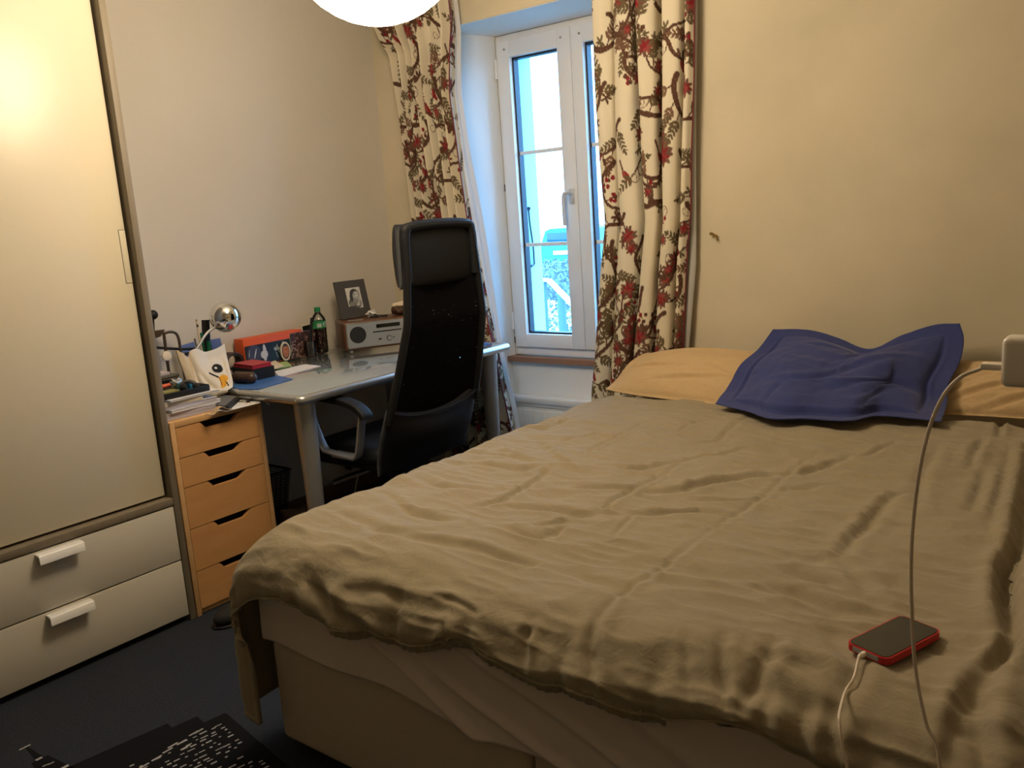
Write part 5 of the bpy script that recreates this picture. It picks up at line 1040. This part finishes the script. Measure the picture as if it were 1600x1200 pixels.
# spectacle case
c = PZ(376, 600, ZT+0.022); t = thing('spectacle_case', 'rounded brown leather case in front of the dark box', 'case', (c.x, c.y, ZT))
c.x = A_.x+0.034; c.y = A_.y-0.035
bm = BM(); tube(bm, [(c.x-0.075, c.y-0.016, ZT+0.0255), (c.x-0.06, c.y-0.013, ZT+0.0255), (c.x-0.02, c.y-0.005, ZT+0.0255), (c.x, c.y, ZT+0.0255)], 0.022, seg=20, n=4); sphere(bm, (c.x, c.y, ZT+0.0255), 0.0222, 20, 14); obj('shell', bm, M['brown_leather'], t)
c2 = PZ(390, 597, ZT+0.008); bm = BM(); box(bm, (c2.x-0.010, c2.y-0.010, ZT+0.0040), (c2.x+0.012, c2.y+0.016, ZT+0.012), 0.002, rot=0.4); tag(obj('metal_clip', bm, M['silver']), 'small silver clip beside the brown leather case', 'clip')
c = PZ(362, 566, ZT+0.04); t = thing('leather_strap', 'coiled dark brown leather strap behind the tote bag', 'strap', (c.x, c.y, ZT))
cc = Vector((min(c.x, -3.05), c.y, ZT+0.045)); bm = BM(); 
tube(bm, [cc+Vector((0, 0.045*math.cos(a_)*(1-a_*0.03), 0.036*math.sin(a_)*(1-a_*0.03))) for a_ in np.linspace(-1.57, 9.5, 26)], 0.01, seg=12, n=2, flat=(0.05, 0.006, Vector((1, 0, 0)))); obj('coil', bm, M['brown_leather'], t)

# ================================================================== THINGS ON THE DRAWER UNIT
ZU = 0.6975
# paper stack
zc_ = ZU; R = random.Random(4)
specs = [(0.013, 'paper_lilac', 'lowest grey-lilac magazine in the stack on the drawer unit', 'magazine'), (0.010, 'paper_lilac', 'second magazine from the bottom of the stack on the drawer unit', 'magazine'), (0.012, 'paper', 'third white booklet up in the stack on the drawer unit', 'booklet'), (0.011, 'paper_lilac', 'fourth lilac booklet up in the stack on the drawer unit', 'booklet'), (0.014, 'paper_warm', 'cream envelope bundle near the top of the stack on the drawer unit', 'envelope'), (0.008, 'paper', 'topmost white booklet under the black tray', 'booklet')]
for i_, (h_, m_, lab, cat_) in enumerate(specs):
    t = thing({'magazine': 'magazine', 'booklet': 'booklet', 'envelope': 'envelope_bundle'}[cat_], lab, cat_, (-2.78, 1.6, zc_), 'paper stack on the drawer unit')
    r_ = R.uniform(-0.06, 0.06); yo = R.uniform(-0.006, 0.010); xo = R.uniform(-0.008, 0.004); wy_ = 0.195 if cat_ != 'envelope' else 0.150
    bm = BM(); box(bm, (-2.905+xo, 1.502+yo, zc_+0.0003), (-2.655+xo, 1.502+wy_+yo, zc_+h_-0.0003), 0.0012, 1, rot=r_); obj('pages', bm, M[m_], t)
    bm = BM(); box(bm, (-2.907+xo, 1.500+yo, zc_+h_-0.0009), (-2.653+xo, 1.504+wy_+yo, zc_+h_), 0.0, rot=r_); obj('cover', bm, M['paper'], t)
    zc_ += h_+0.0004
# tray
t = thing('desk_tray', 'shallow black tray of oddments on top of the paper stack', 'tray', (-2.80, 1.62, zc_))
tx0, tx1, ty0, ty1 = -2.93, -2.675, 1.500, 1.672
bm = BM(); prism(bm, [(y_, z_) for y_, z_ in ((ty0, zc_+0.0005), (ty1, zc_+0.0005), (ty1+0.012, zc_+0.022), (ty1+0.008, zc_+0.022), (ty1-0.004, zc_+0.004), (ty0+0.004, zc_+0.004), (ty0-0.004, zc_+0.022), (ty0-0.008, zc_+0.022))], 'x', tx0, tx1); box(bm, (tx0-0.004, ty0-0.006, zc_+0.0005), (tx0, ty1+0.01, zc_+0.022)); box(bm, (tx1, ty0-0.006, zc_+0.0005), (tx1+0.005, ty1+0.01, zc_+0.020), 0.001); obj('tray', bm, M['black_plastic'], t)
zt2 = zc_+0.0045
def onT(x, y): 
    v = PZ(x, y, zt2+0.008); return Vector((min(max(v.x, tx0+0.03), tx1-0.03), min(max(v.y, ty0+0.02), ty1-0.02), zt2))
c = onT(298, 602); t = thing('tape_roll', 'teal tape roll lying in the black tray', 'tape', tuple(c))
bm = BM(); lathe(bm, [(0.016, 0), (0.028, 0), (0.028, 0.022), (0.016, 0.022), (0.016, 0)], (c.x, c.y, zt2+0.0005), 30); obj('roll', bm, M['teal'], t)
c = onT(262, 604); bm = BM(); tube(bm, [(c.x+0.012, c.y-0.03, zt2+0.014), (c.x+0.012, c.y+0.035, zt2+0.014)], 0.0075, seg=12, smooth=False); tag(obj('marker_pen', bm, M['coral']), 'orange marker pen in the black tray', 'marker')
bm = BM(); tube(bm, [(c.x+0.012, c.y+0.037, zt2+0.014), (c.x+0.010, c.y+0.062, zt2+0.016)], 0.003, seg=8, smooth=False); tag(obj('white_pen', bm, M['paper']), 'thin white pen lying beyond the orange marker', 'pen')
c = onT(260, 609); bm = BM(); box(bm, (c.x-0.01, c.y-0.03, zt2+0.0004), (c.x+0.035, c.y+0.03, zt2+0.005)); tag(obj('olive_card', bm, M['olive']), 'olive green card on the tray floor beneath the marker', 'card')
pk = Paint(0.06, 0.045, 0.001, (0.62, 0.55, 0.42)); pk.ell(0.020, 0.024, 0.014, 0.004, -0.2, (0.42, 0.06, 0.07)); pk.ell(0.036, 0.020, 0.006, 0.005, 0, (0.03, 0.03, 0.04)); pk.ell(0.030, 0.017, 0.005, 0.003, 0, (0.3, 0.05, 0.05))
q = [PX(252, 601, -2.90), PX(279, 600, -2.90), PX(273, 584, -2.92), PX(252, 586, -2.92)]
zmin = zt2+0.002; q = [Vector((-2.80, v.y-0.06*0, max(v.z, zmin))) for v in q]
q = [Vector((-2.845, 1.535, zt2+0.001)), Vector((-2.845, 1.610, zt2+0.001)), Vector((-2.865, 1.600, zt2+0.062)), Vector((-2.865, 1.535, zt2+0.056))]
t = thing('gift_card', 'cream card with a red mark standing in the black tray', 'card', tuple(q[0])); bm = BM(); slab(bm, q, 0.002, (1, 0, 0)); obj('card', bm, M['paper_warm'], t); painted('print', q, pk, M['paint'], t, 0.0006, 60, 45, (1, 0, 0))
c = onT(285, 596); lump('crumpled_foil', (-2.80, 1.636, zt2+0.0185), (0.018, 0.020, 0.018), M['silver_d'], 'crumpled silver wrapper in the black tray beside the cream card', 'wrapper', 61, 2.2, 0.8)
t = thing('headset', 'dark folded headset at the right end of the black tray', 'headset', (-2.76, 1.70, zt2))
bm = BM(); tube(bm, [(-2.75, 1.630, zt2+0.012), (-2.76, 1.636, zt2+0.024), (-2.74, 1.648, zt2+0.030), (-2.72, 1.655, zt2+0.024), (-2.71, 1.657, zt2+0.012)], 0.007, seg=12); obj('band', bm, M['grey_card'], t)
for p_ in ((-2.75, 1.630, zt2+0.013), (-2.71, 1.655, zt2+0.013)): bm = BM(); sphere(bm, p_, 0.0125, 16, 12, (1.2, 1, 1)); obj('ear_pad', bm, M['blk_fabric'], t)
# stack of grey things behind
bm = BM(); q_ = [(-2.99, 1.50), (-2.93-0.006, 1.50), (-2.94, 1.70), (-2.99, 1.70)]
t = thing('grey_box', 'dark grey storage box at the back of the drawer unit', 'box', (-3.03, 1.60, ZU)); bm = BM(); box(bm, (-3.12, 1.50, ZU+0.0005), (-2.945, 1.735, ZU+0.095), 0.006); obj('box', bm, M['grey_card'], t); bm = BM(); box(bm, (-3.122, 1.498, ZU+0.0955), (-2.943, 1.737, ZU+0.104), 0.003); obj('lid', bm, M['grey_card'], t)
bm = BM(); box(bm, (-3.10, 1.51, ZU+0.105), (-2.955, 1.705, ZU+0.116), 0.001, rot=0.05); tag(obj('lilac_folder', bm, M['paper_lilac']), 'pale lilac folder lying on the grey storage box', 'folder')
# bent tube stand with knob
Xs_ = -3.15; zb0 = ZU+0.0005
t = thing('tube_stand', 'bent bronze tube stand with black knob at the wardrobe edge', 'stand', (Xs_, PX(262, 560, Xs_).y, zb0))
g = lambda x, y: PX(x, y, Xs_)
bm = BM(); e_ = g(283, 548); v0 = g(256, 521)
tube(bm, [Vector((Xs_, g(262, 570).y, zb0+0.004)), g(259, 548), v0], 0.0062, seg=10, n=3, smooth=False); tube(bm, [v0, g(266, 518.5), g(275, 521), g(279.5, 531), g(282, 548), Vector((Xs_, e_.y, ZT+0.004 if e_.y > 1.815 else zb0+0.004))], 0.0058, seg=10, n=4); obj('tube', bm, M['grey_tube'], t)
bm = BM(); tube(bm, [g(244, 543), g(262, 544.5), g(285, 545.5), g(304, 545)], 0.0055, seg=8, smooth=False); obj('crossbar', bm, M['black_plastic'], t)
bm = BM(); slab(bm, [g(241, 529), g(251, 526), g(258, 515), g(243, 517)], 0.02, (1, 0, 0)); obj('clamp', bm, M['grey_tube'], t)
bm = BM(); k0 = g(239, 492); sphere(bm, k0, 0.019, 20, 14); tube(bm, [k0, Vector((Xs_, g(240, 530).y, g(240, 530).z)), Vector((Xs_, g(240, 560).y, zb0+0.004))], 0.005, seg=8, smooth=False); obj('knob_rod', bm, M['black_plastic'], t)
bm = BM(); box(bm, (Xs_-0.025, g(240, 560).y-0.02, zb0), (Xs_+0.025, min(e_.y+0.02, 1.82), zb0+0.006), 0.002); obj('base', bm, M['grey_tube'], t)
c = g(260, 556); bm = BM(); c = PX(260, 556, -3.105); cyl(bm, (-3.110, c.y, c.z), (-3.098, c.y, c.z), 0.0185, seg=28); bez_edges(bm, 0.002); cyl(bm, (Xs_+0.002, c.y, c.z), (-3.109, c.y, c.z), 0.004, seg=10); obj('white_disc', bm, M['white_plastic'], t)
# blue card behind
for (x0_, y0_, x1_, y1_, lab) in ((282, 540, 303, 534, 'dusty blue card leaning on the wall left of the pencil pot'), (328, 531, 344, 528, 'dusty blue card leaning on the wall right of the pencil pot')):
    a_, b_ = PX(x0_, y0_, -3.205), PX(x1_, y1_, -3.205); zlow_ = ZU if a_.y < 1.85 else ZT
    bm = BM(); slab(bm, [(-3.178, a_.y, ZD+0.0005 if a_.y > 1.86 else ZU+0.0005), (-3.178, b_.y, ZD+0.0005 if a_.y > 1.86 else ZU+0.0005), (-3.205, b_.y, b_.z), (-3.205, a_.y, a_.z)], 0.003, (1, 0, 0)); tag(obj('blue_card', bm, M['blue_soft']), lab, 'card', 'blue cards against the wall')
# pencil pot
Pc = Vector((-3.05, 1.815, ZU)); pm = PX(318, 545, -3.05); Pc.y = max(pm.y-0.005, 1.885); Pc.z = ZT
t = thing('pencil_pot', 'dark pencil pot behind the tote bag', 'pencil pot', tuple(Pc)); bm = BM(); lathe(bm, [(0.001, 0.0006), (0.030, 0.0006), (0.032, 0.095), (0.029, 0.095), (0.027, 0.004), (0.001, 0.004)], Pc, 28); obj('pot', bm, M['black_plastic'], t)
def stick(name, xt, yt, r_, m, lab, cat, off=0.0, cap=None, flat=None):
    top = PX(xt, yt, Pc.x+off); base = Vector((Pc.x+off*0.6, Pc.y+(top.y-Pc.y)*0.25, ZT+0.0065)); tt = thing(name, lab, cat, tuple(base))
    bm = BM(); 
    if flat: tube(bm, [base, base+(top-base)*0.5, top], r_, seg=16, n=4, flat=(flat[0], flat[1], Vector((0, 1, 0))))
    else: tube(bm, [base, top], r_, seg=10, smooth=False)
    obj('barrel', bm, m, tt)
    if cap: bm = BM(); d_ = (top-base).normalized(); cyl(bm, top-d_*cap[1], top+d_*0.004, r_*1.15, r_*0.7, seg=12); obj('tip', bm, cap[0], tt)
stick('paintbrush', 307, 501, 0.004, M['paper_warm'], 'pale paintbrush with dark tip standing in the pencil pot', 'brush', 0.012, (M['grey_tube'], 0.025))
stick('pencil', 304, 529, 0.0036, M['grey_card'], 'short dark pencil at the left of the pencil pot', 'pencil', -0.008)
stick('stapler', 321, 500, 0.01, M['black_plastic'], 'tall rounded black stapler standing in the pencil pot', 'stapler', -0.004, None, (0.030, 0.016))
stick('highlighter', 326, 533, 0.0085, M['dgreen'], 'dark green highlighter standing in the pencil pot', 'highlighter', 0.014)
stick('ruler', 314, 520, 0.004, M['dgreen'], 'narrow green ruler standing in the pencil pot', 'ruler', 0.002, None, (0.014, 0.003))
# chrome ball lamp
bc = PX(352, 495, -2.98); rl = 0.061
t = thing('desk_lamp', 'chrome ball desk lamp on a bent silver arm', 'desk lamp', (-2.99, 1.835, ZU))
bm = BM(); prof = [];
for i in range(25): th = math.pi*i/24*0.80; prof.append((rl*math.sin(th), rl*math.cos(th)))
prof.append((rl*math.sin(math.pi*0.80)*0.93, rl*math.cos(math.pi*0.80)+0.002)); lathe(bm, prof, (0, 0, 0), 44)
e0 = PX(338, 508, -2.985); dirr = Vector((0.10, 0.55, -0.80)).normalized(); qt = (-dirr).to_track_quat('Z', 'Y').to_matrix().to_4x4(); bmesh.ops.transform(bm, matrix=Matrix.Translation(bc) @ qt, verts=bm.verts); obj('ball_shade', bm, M['chrome'], t)
bm = BM(); sphere(bm, bc+dirr*0.012, 0.028, 20, 14); obj('bulb', bm, M['white_plastic'], t)
bm = BM(); lb = Vector((-2.975, 1.945, ZT+0.012)); tube(bm, [lb, PX(308, 556, -2.985), PX(314, 535, -2.985), PX(325, 519, -2.985), PX(341, 508, -2.982)], 0.0052, seg=12, n=8); obj('arm', bm, M['silver_d'], t)
bm = BM(); lathe(bm, [(0.001, 0.0006), (0.036, 0.0006), (0.035, 0.010), (0.010, 0.016), (0.001, 0.016)], (lb.x, lb.y, ZT), 32); obj('base', bm, M['silver_d'], t)
# tote bag
gx = lambda x, y, X_: tuple(PX(x, y, X_))
bl, br = gx(301, 606, -2.85), gx(357, 610, -2.755)
bot = [bl, gx(312, 614, -2.83), gx(325, 617, -2.80), gx(338, 612, -2.78), br]
topc = [gx(275, 548, -2.935), gx(289, 553, -2.925), gx(303, 546, -2.925), gx(318, 551, -2.93), gx(336, 546, -2.935), gx(351, 537, -2.94)]
lc = [bl, gx(291, 592, -2.89), gx(284, 573, -2.91), topc[0]]; rc = [br, gx(364, 600, -2.78), gx(359, 575, -2.86), gx(354, 555, -2.92), topc[-1]]
nu, nv = 150, 130; A = coons(bot, topc, lc, rc, nu, nv); n = normals(A); n = n if n[60, 60, 0] > 0 else -n
uu, vv = np.meshgrid(np.linspace(0, 1, nu), np.linspace(0, 1, nv)); h = np.sin(np.pi*uu)**0.6*np.clip(np.sin(np.pi*np.clip(vv*0.75+0.05, 0, 1)), 0, 1)**0.6
def crz(u0, v0, u1, v1, am, wd):
    d = np.array([u1-u0, v1-v0]); tt_ = np.clip(((uu-u0)*d[0]+(vv-v0)*d[1])/(d@d), 0, 1); dd = np.hypot(uu-u0-tt_*d[0], vv-v0-tt_*d[1]); return -am*np.exp(-(dd/wd)**2)*np.sin(np.pi*(0.1+0.8*tt_))
wr = 0.004*vnoise(uu, vv, 4, 71)+0.002*vnoise(uu, vv, 9, 72)+crz(0.18, 1.0, 0.30, 0.15, 0.012, 0.05)+crz(0.3, 0.55, 0.7, 0.0, 0.010, 0.05)+crz(0.25, 0.3, 0.6, 0.05, 0.006, 0.03)+crz(0.85, 0.9, 0.92, 0.3, 0.005, 0.04)+crz(0.55, 0.95, 0.6, 0.7, 0.003, 0.05)
pt = Paint(0.20, 0.18, 0.0012, (0.60, 0.55, 0.48)); KK = (0.012, 0.012, 0.014); OR = (0.62, 0.30, 0.03)
pt.rect(0.0, 0.0, 0.045, 0.18, (0.52, 0.44, 0.33)); pt.ell(0.145, 0.102, 0.0245, 0.019, -0.5, KK); pt.ell(0.139, 0.105, 0.0065, 0.0045, -0.6, (0.62, 0.6, 0.58))
for i_ in range(14): q_ = i_/13; pt.ell(0.108+q_*0.036, 0.090-q_*0.028, 0.006-abs(q_-0.5)*0.004, 0.0035, -0.6, KK)
pt.ell(0.163, 0.056, 0.020, 0.015, 0.1, OR); pt.ell(0.161, 0.036, 0.0145, 0.025, -0.05, OR); pt.seg(0.147, 0.058, 0.152, 0.024, 0.0012, KK); pt.seg(0.168, 0.05, 0.166, 0.02, 0.001, (0.35, 0.15, 0.02)); pt.seg(0.172, 0.036, 0.181, 0.022, 0.0028, KK)
t = thing('tote_bag', 'white canvas tote bag with a black and orange print', 'tote bag', (-2.87, 1.83, ZU))
fr = A+n*(h*0.016+wr)[..., None]; bk = A-n*(0.004+h*0.055)[..., None]; bk[..., 2] = np.maximum(bk[..., 2], np.where(bk[..., 1] > 1.81, ZD+0.004, ZU+0.004)); fr[..., 2] = np.maximum(fr[..., 2], np.where(fr[..., 1] > 1.81, ZD+0.002, ZU+0.002))
cA = pt.at(uu*0.199, vv*0.179); cB = np.ones_like(cA)*np.array([0.52, 0.44, 0.33])
# front print on the outer skin only
shell_mesh('body', fr, bk, M['paint_cloth'], t, cA, cB)
a_ = Vector(fr[-1, 22]); bm = BM(); box(bm, (a_.x-0.002, a_.y-0.004, a_.z-0.018), (a_.x+0.003, a_.y+0.016, a_.z+0.004), 0.001); obj('tag', bm, M['black_plastic'], t); bm = BM(); box(bm, (a_.x+0.003, a_.y-0.002, a_.z-0.015), (a_.x+0.0038, a_.y+0.014, a_.z-0.009)); obj('tag_stripe', bm, M['blue_soft'], t)
# black wallet folder, keys, cloth strap, loose paper
sheet('loose_paper', [(335, 641), (352, 643), (407, 629), (392, 620), (372, 622)], ZU+0.0003, 0.0012, M['paper'], 'white sheet of paper on the drawer unit under the keys', 'paper')
bm = BM(); e_ = PZ(405, 628, ZU+0.002); tube(bm, [e_+Vector((-0.02, -0.005, 0.001)), e_+Vector((0.0, 0.012, 0.001)), e_+Vector((0.004, 0.028, -0.008)), e_+Vector((0.006, 0.036, -0.018))], 0.004, seg=8, n=4, flat=(0.014, 0.0012, Vector((1, 0, 0)))); tag(obj('paper_strip', bm, M['paper']), 'curled paper strip hanging over the corner of the drawer unit', 'paper')
t = thing('black_folder', 'flat black folder lying on the drawer unit by the desk corner', 'folder', tuple(PZ(357, 622, ZU+0.01)))
bm = BM(); q = [PZ(x, y, ZU+0.018) for x, y in ((331, 622), (350, 612), (378, 613.5), (375, 619), (357, 634), (336, 632))]; prism(bm, [(v.x, min(v.y, 1.818)) for v in q], 'z', ZU+0.0018, ZU+0.016); obj('cover', bm, M['black_leather'], t)
bm = BM(); prism(bm, [(v.x-0.012, min(v.y, 1.818)-0.006) for v in q], 'z', ZU+0.0165, ZU+0.019); obj('flap', bm, M['grey_card'], t)
t = thing('key_bunch', 'small bunch of silver keys near the corner of the drawer unit', 'keys', tuple(PZ(384, 626, ZU+0.004)))
for i_, (x_, y_, a_) in enumerate(((377, 627, 0.3), (383, 624, 1.2), (388, 628, 2.2))):
    c = PZ(x_, y_, ZU+0.004); bm = BM(); d_ = Vector((math.cos(a_), math.sin(a_), 0)); zk = 0.0018+i_*0.0022
    cyl(bm, (c.x, c.y, ZU+zk), (c.x, c.y, ZU+zk+0.002), 0.009, seg=16); p_ = c+d_*0.02; box(bm, (p_.x-0.013, p_.y-0.003, ZU+zk), (p_.x+0.013, p_.y+0.003, ZU+zk+0.002), 0, rot=a_); obj('key', bm, M['silver'] if i_ < 2 else M['black_plastic'], t)
c = PZ(342, 641, ZU+0.01); bm = BM(); tube(bm, [c+Vector((0.000, -0.045, -0.006)), c+Vector((-0.004, -0.025, -0.008)), c+Vector((-0.008, -0.005, 0.004)), c+Vector((-0.006, 0.012, 0.010)), c+Vector((-0.004, 0.030, -0.002)), c+Vector((-0.008, 0.050, -0.007))], 0.01, seg=10, n=6, flat=(0.026, 0.0022, Vector((1, 0, 0)))); tag(obj('cloth_ribbon', bm, mat('ribbon_cloth', (0.45, 0.33, 0.20), 0.8, bump=(200, 0.3, 0.001))), 'curled beige cloth ribbon on the front edge of the drawer unit', 'ribbon')

# ================================================================== LIGHT
wd = bpy.data.worlds.new('world'); sc.world = wd; wd.use_nodes = True; bg = wd.node_tree.nodes['Background']
bg.inputs['Color'].default_value = (0.23, 0.53, 1.0, 1); bg.inputs['Strength'].default_value = 14.0
sc.view_settings.view_transform = 'Standard'; sc.view_settings.look = 'None'; sc.view_settings.exposure = 0.03; sc.view_settings.gamma = 1.0; sc.view_settings.use_curve_mapping = False
sc.cycles.use_denoising = True
try: sc.cycles.denoiser = 'OPENIMAGEDENOISE'
except Exception: pass
sc.cycles.max_bounces = 8; sc.cycles.diffuse_bounces = 5; sc.cycles.transparent_max_bounces = 12
sc.cycles.sample_clamp_indirect = 6.0
